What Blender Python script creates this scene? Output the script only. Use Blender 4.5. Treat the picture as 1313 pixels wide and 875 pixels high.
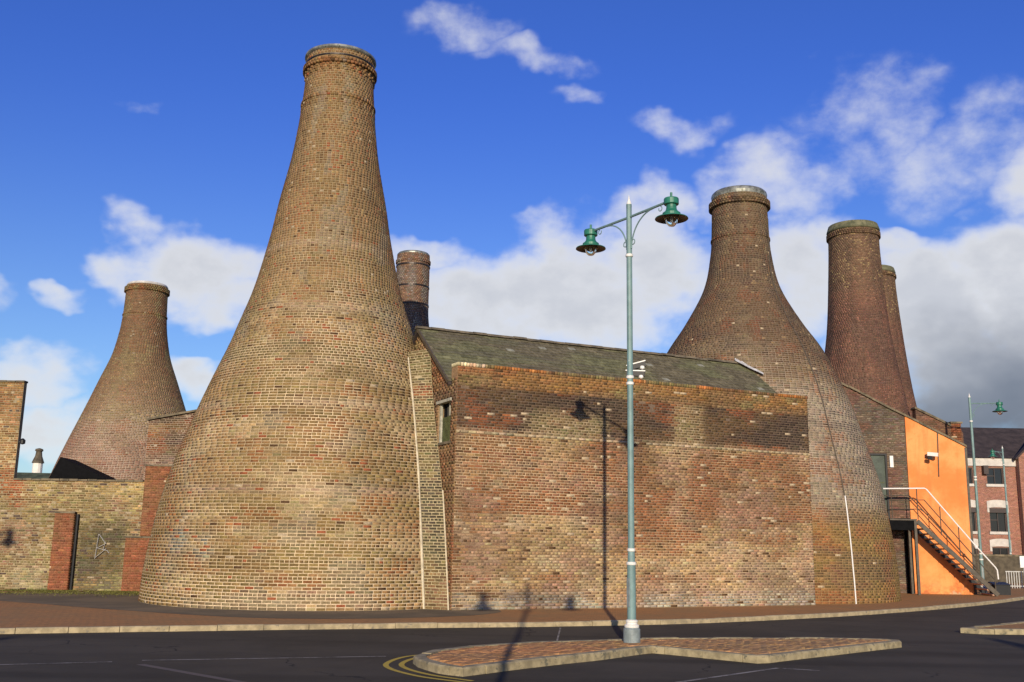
import bpy, math, random
import numpy as np
from math import radians as RAD, sin, cos, pi

# ------------------------------------------------------------------ scene, camera, sky, sun
scene = bpy.context.scene
for o in list(bpy.data.objects):
    bpy.data.objects.remove(o)
COL = scene.collection
rng = np.random.RandomState(7)
random.seed(7)

EYE = np.array([0.0, 0.0, 1.82])
cam_d = bpy.data.cameras.new('camera')
cam_d.sensor_width = 36.0
cam_d.lens = 36.0 * 1300.0 / 1313.0
cam_d.clip_end = 3000.0
cam = bpy.data.objects.new('camera', cam_d)
COL.objects.link(cam)
PITCH, ROLL = math.atan((697 - 437.5) / 1300.0), RAD(0.95)
from mathutils import Matrix, Vector
fw = Vector((0, cos(PITCH), sin(PITCH)))
r0 = Vector((1, 0, 0))
u0 = r0.cross(fw)
rr = r0 * cos(ROLL) + u0 * sin(ROLL)
uu = -r0 * sin(ROLL) + u0 * cos(ROLL)
m = Matrix((rr, uu, -fw)).transposed().to_4x4()
m.translation = Vector(EYE)
cam.matrix_world = m
scene.camera = cam

SUN_EL, SUN_AZ = RAD(14.6), RAD(2.6)      # sunlight travels along +Y, a touch to the right
sd = bpy.data.lights.new('sun', 'SUN')
sd.energy = 5.0
sd.angle = RAD(0.40)
sd.color = (1.0, 0.86, 0.66)
sun = bpy.data.objects.new('sun', sd)
COL.objects.link(sun)
sun.location = (-2, -40, 40)
sun.rotation_euler = Vector((sin(SUN_AZ) * cos(SUN_EL), cos(SUN_AZ) * cos(SUN_EL), -sin(SUN_EL))).to_track_quat('-Z', 'Y').to_euler()

scene.view_settings.view_transform = 'Standard'
scene.view_settings.look = 'None'
scene.view_settings.gamma = 1.0
scene.view_settings.exposure = 0.0
scene.view_settings.use_curve_mapping = False

world = bpy.data.worlds.new('World')
scene.world = world
world.use_nodes = True
world.cycles.sampling_method = 'MANUAL'
world.cycles.sample_map_resolution = 512


class NT:
    """short helpers for building node trees"""
    def __init__(self, tree):
        self.t = tree
        tree.nodes.clear()

    def n(self, typ, **kw):
        nd = self.t.nodes.new(typ)
        for k, v in kw.items():
            setattr(nd, k, v)
        return nd

    def link(self, a, b):
        self.t.links.new(a, b)

    def setin(self, sock, v):
        if isinstance(v, bpy.types.NodeSocket):
            self.link(v, sock)
        else:
            sock.default_value = v

    def math(self, op, a, b=0.0, c=0.0, clamp=False):
        nd = self.n('ShaderNodeMath', operation=op, use_clamp=clamp)
        self.setin(nd.inputs[0], a)
        self.setin(nd.inputs[1], b)
        self.setin(nd.inputs[2], c)
        return nd.outputs[0]

    def mix(self, f, a, b, mode='MIX'):
        nd = self.n('ShaderNodeMix', data_type='RGBA', blend_type=mode)
        self.setin(nd.inputs[0], f)
        self.setin(nd.inputs[6], a if isinstance(a, bpy.types.NodeSocket) else (*a[:3], 1))
        self.setin(nd.inputs[7], b if isinstance(b, bpy.types.NodeSocket) else (*b[:3], 1))
        return nd.outputs[2]

    def noise(self, vec, scale, detail=4.0, rough=0.55, dist=0.0):
        nd = self.n('ShaderNodeTexNoise')
        nd.inputs['Scale'].default_value = scale
        nd.inputs['Detail'].default_value = detail
        nd.inputs['Roughness'].default_value = rough
        nd.inputs['Distortion'].default_value = dist
        if vec is not None:
            self.link(vec, nd.inputs['Vector'])
        return nd

    def smooth(self, v, lo, hi, a=0.0, b=1.0):
        nd = self.n('ShaderNodeMapRange', interpolation_type='SMOOTHSTEP')
        self.setin(nd.inputs[0], v)
        for i, x in enumerate((lo, hi, a, b)):
            nd.inputs[i + 1].default_value = x
        return nd.outputs[0]


# clouds laid out by compass bearing and height (degrees): bearing, height, half widths, weight
CLOUDS = [
#C0
    (-18.0, 14.8, 3.6, 1.9, 1.00),
    (-21.6, 14.6, 1.8, 0.9, 0.80),
    (-24.8, 12.9, 1.3, 0.6, 0.60),
    (-15.8, 13.1, 2.5, 1.3, 0.90),
    (-25.3, 8.5, 2.6, 1.5, 0.85),
    (-24.6, 5.8, 3.0, 1.4, 0.80),
    (-16.9, 7.9, 1.6, 1.1, 0.90),
    (-21.8, 22.3, 1.2, 0.6, 0.35),
    (-2.6, 12.9, 5.0, 2.4, 1.10),
    (2.8, 13.9, 5.8, 3.1, 1.15),
    (7.8, 16.0, 3.6, 3.0, 1.05),
    (9.2, 19.4, 2.2, 1.4, 0.68),
    (1.9, 17.3, 1.8, 1.0, 0.60),
    (-5.4, 16.3, 2.3, 1.3, 0.85),
    (-3.0, 28.2, 2.6, 1.1, 0.42),
    (1.3, 27.0, 2.9, 0.7, 0.44),
    (3.8, 25.2, 1.9, 0.6, 0.42),
    (9.7, 23.4, 3.0, 0.9, 0.48),
    (14.8, 19.8, 2.7, 2.0, 0.72),
    (20.9, 23.7, 4.0, 2.0, 0.44),
    (25.1, 19.9, 4.8, 2.0, 0.50),
    (18.5, 21.3, 3.7, 1.7, 0.42),
    (27.3, 21.8, 2.5, 1.5, 0.36),
    (16.5, 14.4, 2.1, 2.9, 1.00),
    (26.0, 14.5, 2.5, 2.4, 1.10),
    (23.2, 11.5, 4.1, 3.6, 1.25),
    (25.2, 8.1, 5.2, 2.8, 1.20),
    (27.9, 10.7, 3.1, 4.7, 1.20),
    (21.5, 15.7, 1.6, 0.9, 0.70),
    (30.8, 15.5, 3.3, 3.8, 1.10),
    (10.8, 9.9, 2.6, 2.6, 0.90),
    (-29.0, 7.0, 2.8, 2.3, 0.90),
    (-30.3, 12.3, 2.1, 1.3, 0.80),
#C1
]
w = NT(world.node_tree)
wo = w.n('ShaderNodeOutputWorld')
bg = w.n('ShaderNodeBackground')
bg.inputs['Strength'].default_value = 0.10
sky = w.n('ShaderNodeTexSky', sky_type='NISHITA')
sky.sun_disc = False
sky.sun_elevation = SUN_EL
sky.sun_rotation = pi + SUN_AZ
sky.altitude = 150.0
sky.air_density = 1.0
sky.dust_density = 0.4
sky.ozone_density = 3.0
tc = w.n('ShaderNodeTexCoord')
sep = w.n('ShaderNodeSeparateXYZ')
w.link(tc.outputs['Generated'], sep.inputs[0])
az = w.math('MULTIPLY', w.math('ARCTAN2', sep.outputs[0], sep.outputs[1]), 180 / pi)
el = w.math('MULTIPLY', w.math('ARCSINE', sep.outputs[2]), 180 / pi)
comb = w.n('ShaderNodeCombineXYZ')
w.link(az, comb.inputs[0])
w.link(w.math('MULTIPLY', el, 1.35), comb.inputs[1])
fine = w.noise(comb.outputs[0], 0.25, 6.0, 0.58, 0.0)
warp = w.noise(comb.outputs[0], 0.13, 4.0, 0.6)
sc1 = w.n('ShaderNodeVectorMath', operation='MULTIPLY_ADD')
w.link(warp.outputs['Color'], sc1.inputs[0])
sc1.inputs[1].default_value = (9.0, 7.0, 0.0)
sc1.inputs[2].default_value = (-4.5, -3.5, 0.0)
cz = w.n('ShaderNodeCombineXYZ')
w.link(az, cz.inputs[0])
w.link(el, cz.inputs[1])
dirw = w.n('ShaderNodeVectorMath', operation='ADD')
w.link(cz.outputs[0], dirw.inputs[0])
w.link(sc1.outputs[0], dirw.inputs[1])
flat = dirw.outputs[0]


def blob(a, e, sa, se, wt):
    """falls from wt at its middle to nought at 1.4 half widths"""
    d1 = w.n('ShaderNodeVectorMath', operation='MULTIPLY_ADD')
    w.link(flat, d1.inputs[0])
    d1.inputs[1].default_value = (1.0 / sa, 1.0 / se, 0.0)
    d1.inputs[2].default_value = (-a / sa, -e / se, 0.0)
    d2 = w.n('ShaderNodeVectorMath', operation='DOT_PRODUCT')
    w.link(d1.outputs[0], d2.inputs[0])
    w.link(d1.outputs[0], d2.inputs[1])
    return w.math('MULTIPLY_ADD', d2.outputs['Value'], -0.4 * wt, wt)


field = None
for cl in CLOUDS:
    v = blob(*cl)
    field = w.math('MAXIMUM', 0.0 if field is None else field, v)
big = warp
# beyond the named clouds the sky goes on with cumulus of the same kind, denser low down
lowmask = w.smooth(el, 34.0, 4.0)
far = w.smooth(w.math('ABSOLUTE', az), 30.0, 44.0)
generic = w.math('MULTIPLY', w.math('MULTIPLY', w.smooth(big.outputs[0], 0.42, 0.66), lowmask), far)
field = w.math('MAXIMUM', field, generic)
dens = w.math('ADD', field, w.math('MULTIPLY', w.math('SUBTRACT', fine.outputs[0], 0.5), 1.35))
dens = w.math('MULTIPLY', w.smooth(dens, 0.10, 1.0), w.smooth(field, 0.0, 0.3))
dens = w.math('MULTIPLY', dens, 0.93)
# cloud tone: bright where the low sun strikes it, grey in the thick undersides
shade = w.smooth(w.math('ADD', field, w.math('MULTIPLY', fine.outputs[0], 1.5)), 1.15, 2.1)
graymass = w.math('MAXIMUM', 0.0, blob(27.0, 4.0, 10.0, 5.2, 1.0), clamp=True)
lit = w.mix(shade, (8.8, 8.8, 8.8), (6.2, 6.35, 6.7))
lit = w.mix(w.math('MULTIPLY', graymass, 1.0, clamp=True), lit, (1.45, 1.65, 2.1))
hs = w.n('ShaderNodeHueSaturation')
hs.inputs['Hue'].default_value = 0.5
hs.inputs['Saturation'].default_value = 1.0
hs.inputs['Value'].default_value = 1.0
w.link(sky.outputs[0], hs.inputs['Color'])
tint = w.mix(1.0, hs.outputs[0], w.mix(w.smooth(el, 3.0, 27.0), (1.0, 1.12, 1.36), (0.50, 0.75, 1.66)), 'MULTIPLY')
w.link(w.mix(dens, tint, lit), bg.inputs['Color'])
w.link(bg.outputs[0], wo.inputs['Surface'])


# ------------------------------------------------------------------ object helpers
WORLDLOC = {}


def mesh_obj(name, verts, faces, mat, parent=None, org=None, cols=None, smooth=False, kind=None, edges=()):
    """one mesh object; verts are world coordinates, org its origin"""
    V = np.asarray(verts, float).reshape(-1, 3)
    if org is None:
        org = WORLDLOC[parent.name] if parent is not None else np.zeros(3)
    org = np.asarray(org, float)
    me = bpy.data.meshes.new(name)
    me.from_pydata((V - org).tolist(), edges, [tuple(f) for f in faces])
    if cols is not None:
        at = me.color_attributes.new('Col', 'FLOAT_COLOR', 'POINT')
        c4 = np.ones((len(V), 4), np.float32)
        c4[:, :3] = cols
        at.data.foreach_set('color', c4.ravel())
    if smooth:
        me.polygons.foreach_set('use_smooth', [True] * len(me.polygons))
    if mat is not None:
        me.materials.append(mat)
    return link(name, me, parent, org, kind)


def link(name, data, parent, org, kind=None):
    o = bpy.data.objects.new(name, data)
    COL.objects.link(o)
    org = np.asarray(org, float)
    WORLDLOC[o.name] = org
    if parent is not None:
        o.parent = parent
        o.location = org - WORLDLOC[parent.name]
    else:
        o.location = org
    if kind:
        o['kind'] = kind
    return o


def thing(name, label, cat, loc, group=None):
    o = link(name, None, None, loc)
    o.empty_display_size = 0.3
    return tag(o, label, cat, group)


def tag(o, label, cat, group=None):
    o['label'] = label
    o['category'] = cat
    if group:
        o['group'] = group
    return o


def copy_tree(o, parent=None, skip=()):
    c = o.copy()
    COL.objects.link(c)
    c.parent = parent
    for ch in list(o.children):
        if ch not in skip:
            copy_tree(ch, c, skip)
    return c


class B:
    """collects simple solids; build() makes one mesh object"""
    def __init__(self):
        self.v, self.f = [], []

    def add(self, v, f):
        k = len(self.v)
        self.v += [tuple(map(float, p)) for p in v]
        self.f += [tuple(i + k for i in q) for q in f]
        return self

    def box(self, a, b):
        (x0, y0, z0), (x1, y1, z1) = a, b
        return self.add([(x0, y0, z0), (x1, y0, z0), (x1, y1, z0), (x0, y1, z0), (x0, y0, z1), (x1, y0, z1), (x1, y1, z1), (x0, y1, z1)],
                        [(3, 2, 1, 0), (4, 5, 6, 7), (0, 1, 5, 4), (1, 2, 6, 5), (2, 3, 7, 6), (3, 0, 4, 7)])

    def obox(self, c, ax, ay, az, hx, hy, hz):
        c, ax, ay, az = (np.asarray(q, float) for q in (c, ax, ay, az))
        v = []
        for sz in (-1, 1):
            for sx, sy in ((-1, -1), (1, -1), (1, 1), (-1, 1)):
                v.append(c + ax * hx * sx + ay * hy * sy + az * hz * sz)
        return self.add(v, [(3, 2, 1, 0), (4, 5, 6, 7), (0, 1, 5, 4), (1, 2, 6, 5), (2, 3, 7, 6), (3, 0, 4, 7)])

    def bar(self, p, q, wy, wz, up=(0, 0, 1)):
        p, q = np.asarray(p, float), np.asarray(q, float)
        d = q - p
        L = np.linalg.norm(d)
        d = d / L
        s = np.cross(np.asarray(up, float), d)
        s = s / np.linalg.norm(s)
        t = np.cross(d, s)
        return self.obox((p + q) / 2, d, s, t, L / 2, wy / 2, wz / 2)

    def tube(self, pts, r, n=10, caps=True):
        pts = [np.asarray(p, float) for p in pts]
        rs = r if hasattr(r, '__len__') else [r] * len(pts)
        k = len(self.v)
        ref = None
        for i, p in enumerate(pts):
            d = pts[min(i + 1, len(pts) - 1)] - pts[max(i - 1, 0)]
            d = d / (np.linalg.norm(d) + 1e-9)
            if ref is None:
                ref = np.array([0, 0, 1.0]) if abs(d[2]) < 0.9 else np.array([1.0, 0, 0])
            a = np.cross(d, ref)
            a /= np.linalg.norm(a)
            b = np.cross(d, a)
            ref = -np.cross(d, a) if False else np.cross(a, d)
            for j in range(n):
                t = 2 * pi * j / n
                self.v.append(tuple(p + rs[i] * (cos(t) * a + sin(t) * b)))
        for i in range(len(pts) - 1):
            for j in range(n):
                j2 = (j + 1) % n
                self.f.append((k + i * n + j, k + i * n + j2, k + (i + 1) * n + j2, k + (i + 1) * n + j))
        if caps:
            self.f.append(tuple(k + j for j in range(n))[::-1])
            self.f.append(tuple(k + (len(pts) - 1) * n + j for j in range(n)))
        return self

    def lathe(self, c, prof, n=24, caps=True):
        c = np.asarray(c, float)
        k = len(self.v)
        for r, z in prof:
            for j in range(n):
                t = 2 * pi * j / n
                self.v.append((c[0] + r * cos(t), c[1] + r * sin(t), c[2] + z))
        for i in range(len(prof) - 1):
            for j in range(n):
                j2 = (j + 1) % n
                self.f.append((k + i * n + j, k + i * n + j2, k + (i + 1) * n + j2, k + (i + 1) * n + j))
        if caps:
            self.f.append(tuple(k + j for j in range(n))[::-1])
            self.f.append(tuple(k + (len(prof) - 1) * n + j for j in range(n)))
        return self

    def prism(self, pts, z0, z1):
        n = len(pts)
        self_v = [(p[0], p[1], z0) for p in pts] + [(p[0], p[1], z1) for p in pts]
        f = [tuple(range(n))[::-1], tuple(range(n, 2 * n))]
        f += [(i, (i + 1) % n, n + (i + 1) % n, n + i) for i in range(n)]
        return self.add(self_v, f)

    def build(self, name, mat, parent=None, org=None, smooth=False, kind=None, cols=None):
        return mesh_obj(name, self.v, self.f, mat, parent, org, cols, smooth, kind)


# ------------------------------------------------------------------ materials
def new_mat(name):
    mt = bpy.data.materials.new(name)
    mt.use_nodes = True
    t = NT(mt.node_tree)
    out = t.n('ShaderNodeOutputMaterial')
    p = t.n('ShaderNodeBsdfPrincipled')
    t.link(p.outputs[0], out.inputs[0])
    return mt, t, p


def objco(t):
    return t.n('ShaderNodeTexCoord').outputs['Object']


def wpos(t):
    return t.n('ShaderNodeNewGeometry').outputs['Position']


def bump(t, p, h, strength=0.3, dist=0.01):
    b = t.n('ShaderNodeBump')
    b.inputs['Strength'].default_value = strength
    b.inputs['Distance'].default_value = dist
    t.link(h, b.inputs['Height'])
    t.link(b.outputs[0], p.inputs['Normal'])


def mat_attr(name, rough=0.93, var=0.35, scale=22.0, spec=0.15, bstr=0.35):
    mt, t, p = new_mat(name)
    a = t.n('ShaderNodeAttribute', attribute_name='Col')
    nz = t.noise(wpos(t), scale, 5.0, 0.65)
    k = t.smooth(nz.outputs[0], 0.25, 0.75, 1.0 - var, 1.0 + var)
    mul = t.n('ShaderNodeVectorMath', operation='SCALE')
    t.link(a.outputs['Color'], mul.inputs[0])
    t.link(k, mul.inputs['Scale'])
    t.link(mul.outputs[0], p.inputs['Base Color'])
    p.inputs['Roughness'].default_value = rough
    p.inputs['Specular IOR Level'].default_value = spec
    bump(t, p, nz.outputs[0], bstr, 0.006)
    return mt


def mat_flat(name, col, rough=0.6, metal=0.0, var=0.15, scale=6.0, col2=None, spec=0.4, bstr=0.1, wear=None):
    mt, t, p = new_mat(name)
    nz = t.noise(wpos(t), scale, 5.0, 0.6)
    c2 = col2 if col2 else tuple(x * (1 - 2 * var) for x in col)
    c = t.mix(t.smooth(nz.outputs[0], 0.32, 0.68), c2, col)
    if wear:
        wn = t.noise(wpos(t), wear[1], 6.0, 0.7)
        c = t.mix(t.smooth(wn.outputs[0], wear[2], wear[2] + 0.08), c, wear[0])
    t.link(c, p.inputs['Base Color'])
    p.inputs['Roughness'].default_value = rough
    p.inputs['Metallic'].default_value = metal
    p.inputs['Specular IOR Level'].default_value = spec
    if bstr:
        bump(t, p, nz.outputs[0], bstr, 0.01)
    return mt


M = {}
M['brick'] = mat_attr('brick')
M['mortar'] = mat_attr('mortar', var=0.3, scale=14.0, bstr=0.5)
M['slate'] = mat_attr('slate', rough=0.8, var=0.4, scale=9.0, spec=0.25)
M['kerb'] = mat_flat('kerb stone', (0.43, 0.345, 0.20), 0.9, var=0.2, scale=5.0, bstr=0.3, wear=((0.2, 0.17, 0.12), 9.0, 0.58))
M['flag_edge'] = mat_flat('kerb stone worn', (0.37, 0.305, 0.175), 0.9, var=0.22, scale=6.0, bstr=0.3, wear=((0.13, 0.12, 0.08), 7.0, 0.56))
M['lead'] = mat_flat('lead flashing', (0.62, 0.61, 0.58), 0.6, 0.0, 0.2, 8.0)
M['iron'] = mat_flat('dark iron band', (0.045, 0.035, 0.03), 0.42, 0.5, 0.3, 10.0)
M['copper_cap'] = mat_flat('weathered metal cap', (0.30, 0.31, 0.27), 0.42, 0.35, 0.28, 5.0, wear=((0.08, 0.085, 0.06), 4.0, 0.54))
M['stone_cap'] = mat_flat('mossy stone cap', (0.17, 0.16, 0.09), 0.9, 0.0, 0.3, 4.0, col2=(0.07, 0.075, 0.04), bstr=0.4)
M['pale_cap'] = mat_flat('pale cement cap', (0.6, 0.58, 0.53), 0.8, 0.0, 0.15, 4.0)
M['post_blue'] = mat_flat('pale blue green lamp paint', (0.165, 0.265, 0.255), 0.45, 0.0, 0.12, 5.0, wear=((0.36, 0.40, 0.37), 11.0, 0.64))
M['post_grey'] = mat_flat('grey blue base paint', (0.22, 0.26, 0.26), 0.5, 0.0, 0.15, 9.0, wear=((0.34, 0.36, 0.33), 17.0, 0.64))
M['lamp_green'] = mat_flat('green lamp enamel', (0.025, 0.165, 0.105), 0.42, 0.0, 0.15, 7.0)
M['white_band'] = mat_flat('white band paint', (0.72, 0.70, 0.64), 0.5, 0.0, 0.06, 8.0)
M['shade_inside'] = mat_flat('brown lamp reflector', (0.10, 0.055, 0.03), 0.4, 0.3, 0.3, 9.0)
M['bulb'] = mat_flat('lamp ring', (0.55, 0.45, 0.25), 0.3, 0.2, 0.1, 9.0)
M['black'] = mat_flat('black painted steel', (0.012, 0.012, 0.013), 0.5, 0.0, 0.2, 6.0)
M['tar'] = mat_flat('black tarred boards', (0.006, 0.006, 0.007), 0.85, 0.0, 0.2, 6.0, spec=0.1)  # near-black: painted shade of shed and doorway, plain paint on the landing beam
M['brown_steel'] = mat_flat('brown grey painted steel', (0.10, 0.08, 0.055), 0.55, 0.0, 0.2, 7.0)
M['white_rail'] = mat_flat('white painted handrail', (0.78, 0.76, 0.72), 0.45, 0.0, 0.05, 7.0)
M['tread'] = mat_flat('worn stair tread', (0.55, 0.33, 0.22), 0.8, 0.0, 0.3, 12.0)
M['green_door'] = mat_flat('grey green door paint', (0.055, 0.075, 0.055), 0.55, 0.0, 0.2, 4.0)
M['green_shutter'] = mat_flat('olive green shutter paint', (0.085, 0.10, 0.035), 0.6, 0.0, 0.2, 5.0)
M['pale_wood'] = mat_flat('pale painted timber', (0.45, 0.43, 0.34), 0.7, 0.0, 0.2, 9.0)
M['white_box'] = mat_flat('white plastic housing', (0.75, 0.74, 0.68), 0.4, 0.0, 0.05, 9.0)
M['coping'] = mat_flat('weathered coping', (0.20, 0.16, 0.10), 0.92, 0.0, 0.3, 3.0, col2=(0.07, 0.06, 0.04), bstr=0.4)
M['white_stone'] = mat_flat('white painted stone', (0.72, 0.69, 0.62), 0.75, 0.0, 0.06, 4.0)
M['far_trim'] = mat_flat('weathered white trim', (0.56, 0.52, 0.46), 0.8, 0.0, 0.1, 3.0)  # white dulled, distance haze put into the colour
M['far_roof'] = mat_flat('dark tile roof', (0.055, 0.04, 0.036), 0.85, 0.0, 0.25, 2.0)
M['frame'] = mat_flat('dark window frame', (0.05, 0.035, 0.03), 0.5, 0.0, 0.1, 4.0)
M['sign'] = mat_flat('white sign face', (0.78, 0.78, 0.75), 0.5, 0.0, 0.04, 3.0)
M['grille'] = mat_flat('pale grey grille', (0.5, 0.5, 0.48), 0.5, 0.1, 0.1, 6.0)
M['graffiti'] = mat_flat('white spray paint', (0.72, 0.70, 0.66), 0.8, 0.0, 0.15, 12.0)
M['seam'] = mat_flat('pale mortar fillet', (0.62, 0.54, 0.38), 0.9, 0.0, 0.15, 8.0, bstr=0.5)
M['green_roof'] = mat_flat('mossy tile roof', (0.07, 0.085, 0.05), 0.9, 0.0, 0.3, 2.0)
M['far_kiln'] = mat_flat('distant dark brick', (0.11, 0.09, 0.06), 0.9, 0.0, 0.25, 4.0)

mt, t, p = new_mat('window glass')
p.inputs['Base Color'].default_value = (0.012, 0.013, 0.016, 1)
p.inputs['Roughness'].default_value = 0.08
M['pane'] = mt

mt, t, p = new_mat('clear lamp bowl')
p.inputs['Base Color'].default_value = (0.95, 0.96, 0.96, 1)
p.inputs['Transmission Weight'].default_value = 1.0
p.inputs['Roughness'].default_value = 0.12
p.inputs['IOR'].default_value = 1.2
M['glass'] = mt

# road
mt, t, p = new_mat('asphalt')
ps = wpos(t)
n1 = t.noise(ps, 0.35, 5.0, 0.6, 0.3)
n2 = t.noise(ps, 3.0, 5.0, 0.65)
n3 = t.noise(ps, 60.0, 3.0, 0.7)
c = t.mix(t.smooth(n1.outputs[0], 0.35, 0.65), (0.050, 0.042, 0.028), (0.074, 0.062, 0.043))
n5 = t.noise(ps, 1.1, 6.0, 0.7, 0.6)
c = t.mix(t.math('MULTIPLY', t.smooth(n5.outputs[0], 0.50, 0.64), 0.5), c, (0.082, 0.066, 0.042))
c = t.mix(t.math('MULTIPLY', t.smooth(n2.outputs[0], 0.45, 0.75), 0.6), c, (0.072, 0.058, 0.036))
c = t.mix(t.math('MULTIPLY', t.smooth(n3.outputs[0], 0.5, 0.8), 0.5), c, (0.10, 0.083, 0.062))
# tyre-polished wheel tracks run along the street
mp = t.n('ShaderNodeMapping')
mp.inputs['Rotation'].default_value = (0, 0, -0.36)
mp.inputs['Scale'].default_value = (0.05, 1.0, 1.0)
t.link(ps, mp.inputs[0])
tr = t.noise(mp.outputs[0], 0.8, 3.0, 0.5)
c = t.mix(t.math('MULTIPLY', t.smooth(tr.outputs[0], 0.45, 0.7), 0.55), c, (0.027, 0.022, 0.013))
vo = t.n('ShaderNodeTexVoronoi', feature='DISTANCE_TO_EDGE')
vo.inputs['Scale'].default_value = 0.33
wv = t.noise(ps, 1.2, 4.0, 0.6)
mxv = t.n('ShaderNodeVectorMath', operation='ADD')
t.link(ps, mxv.inputs[0])
scv = t.n('ShaderNodeVectorMath', operation='SCALE')
t.link(wv.outputs[1], scv.inputs[0])
scv.inputs['Scale'].default_value = 0.8
t.link(scv.outputs[0], mxv.inputs[1])
t.link(mxv.outputs[0], vo.inputs['Vector'])
crack = t.math('MULTIPLY', t.smooth(vo.outputs['Distance'], 0.010, 0.0), t.smooth(n1.outputs[0], 0.5, 0.6))
c = t.mix(crack, c, (0.012, 0.011, 0.010))
t.link(c, p.inputs['Base Color'])
p.inputs['Roughness'].default_value = 0.9
p.inputs['Specular IOR Level'].default_value = 0.2
bump(t, p, n3.outputs[0], 0.5, 0.006)
M['asphalt'] = mt


def paver_mat(name, rot, cols, joint, sc):
    mt, t, p = new_mat(name)
    ps = wpos(t)
    mp = t.n('ShaderNodeMapping')
    mp.inputs['Rotation'].default_value = (0, 0, rot)
    t.link(ps, mp.inputs[0])
    br = t.n('ShaderNodeTexBrick')
    br.inputs['Scale'].default_value = 1.0
    br.inputs['Brick Width'].default_value = 0.21
    br.inputs['Row Height'].default_value = 0.105
    br.inputs['Mortar Size'].default_value = 0.006
    br.inputs['Bias'].default_value = 0.0
    br.inputs['Color1'].default_value = (*cols[0], 1)
    br.inputs['Color2'].default_value = (*cols[1], 1)
    br.inputs['Mortar'].default_value = (*joint, 1)
    t.link(mp.outputs[0], br.inputs['Vector'])
    n1 = t.noise(ps, sc, 5.0, 0.6)
    n2 = t.noise(ps, 8.0, 4.0, 0.6)
    c = t.mix(t.math('MULTIPLY', t.smooth(n1.outputs[0], 0.42, 0.66), 0.65), br.outputs[0], cols[2])
    c = t.mix(t.math('MULTIPLY', t.smooth(n2.outputs[0], 0.5, 0.75), 0.35), c, (0.07, 0.05, 0.035))
    t.link(c, p.inputs['Base Color'])
    p.inputs['Roughness'].default_value = 0.92
    p.inputs['Specular IOR Level'].default_value = 0.15
    bump(t, p, br.outputs[1], -0.4, 0.004)
    return mt


M['paving'] = paver_mat('red block paving', 0.42, ((0.47, 0.225, 0.080), (0.39, 0.195, 0.075), (0.31, 0.195, 0.085)), (0.18, 0.13, 0.06), 0.5)
M['paver'] = mat_attr('red paver', var=0.3, scale=12.0)
mt, t, p = new_mat('dark apron tarmac')
ps = wpos(t)
n1 = t.noise(ps, 0.6, 5.0, 0.6)
n2 = t.noise(ps, 30.0, 4.0, 0.7)
c = t.mix(t.smooth(n1.outputs[0], 0.4, 0.62), (0.105, 0.076, 0.036), (0.165, 0.115, 0.054))
c = t.mix(t.math('MULTIPLY', t.smooth(n2.outputs[0], 0.5, 0.8), 0.4), c, (0.17, 0.13, 0.08))
t.link(c, p.inputs['Base Color'])
p.inputs['Roughness'].default_value = 0.95
bump(t, p, n2.outputs[0], 0.5, 0.006)
M['apron'] = mt


def paint_mat(name, col, under, lo):
    mt, t, p = new_mat(name)
    ps = wpos(t)
    n1 = t.noise(ps, 2.2, 6.0, 0.7)
    n2 = t.noise(ps, 25.0, 4.0, 0.7)
    k = t.math('ADD', t.math('MULTIPLY', n1.outputs[0], 0.65), t.math('MULTIPLY', n2.outputs[0], 0.35))
    c = t.mix(t.smooth(k, lo, lo + 0.14), col, under)
    t.link(c, p.inputs['Base Color'])
    p.inputs['Roughness'].default_value = 0.8
    return mt


M['white_line'] = paint_mat('worn white road paint', (0.30, 0.27, 0.22), (0.07, 0.06, 0.046), 0.45)
M['faint_line'] = paint_mat('faded tan road mark', (0.11, 0.085, 0.065), (0.05, 0.043, 0.037), 0.50)
M['yellow_line'] = paint_mat('yellow road paint', (0.50, 0.35, 0.035), (0.10, 0.08, 0.035), 0.55)

# orange render
mt, t, p = new_mat('orange render')
ps = wpos(t)
n1 = t.noise(ps, 0.7, 5.0, 0.6)
n2 = t.noise(ps, 5.0, 5.0, 0.65)
c = t.mix(t.smooth(n1.outputs[0], 0.38, 0.66), (0.68, 0.21, 0.058), (0.82, 0.325, 0.112))
mps = t.n('ShaderNodeMapping')
mps.inputs['Scale'].default_value = (3.2, 1.0, 0.22)
t.link(ps, mps.inputs[0])
n6 = t.noise(mps.outputs[0], 1.3, 5.0, 0.65)
c = t.mix(t.math('MULTIPLY', t.smooth(n6.outputs[0], 0.50, 0.70), 0.40), c, (0.50, 0.17, 0.055))
c = t.mix(t.math('MULTIPLY', t.smooth(n2.outputs[0], 0.5, 0.75), 0.35), c, (0.52, 0.18, 0.05))
sp = t.n('ShaderNodeSeparateXYZ')
t.link(ps, sp.inputs[0])
low = t.smooth(t.math('ADD', sp.outputs[2], t.math('MULTIPLY', n1.outputs[0], 2.4)), 2.3, 1.2)
stain = t.math('MULTIPLY', low, t.smooth(n2.outputs[0], 0.36, 0.6))
c = t.mix(t.math('MULTIPLY', stain, 0.8), c, (0.40, 0.13, 0.05))
n4 = t.noise(ps, 1.7, 6.0, 0.7)
c = t.mix(t.math('MULTIPLY', t.math('MULTIPLY', low, t.smooth(n4.outputs[0], 0.55, 0.66)), 0.75), c, (0.50, 0.40, 0.25))
t.link(c, p.inputs['Base Color'])
p.inputs['Roughness'].default_value = 0.9
p.inputs['Specular IOR Level'].default_value = 0.15
bump(t, p, n2.outputs[0], 0.2, 0.01)
M['orange'] = mt

# ------------------------------------------------------------------ value noise for the colours of single bricks
TAB = np.random.RandomState(3).rand(256, 256)


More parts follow.
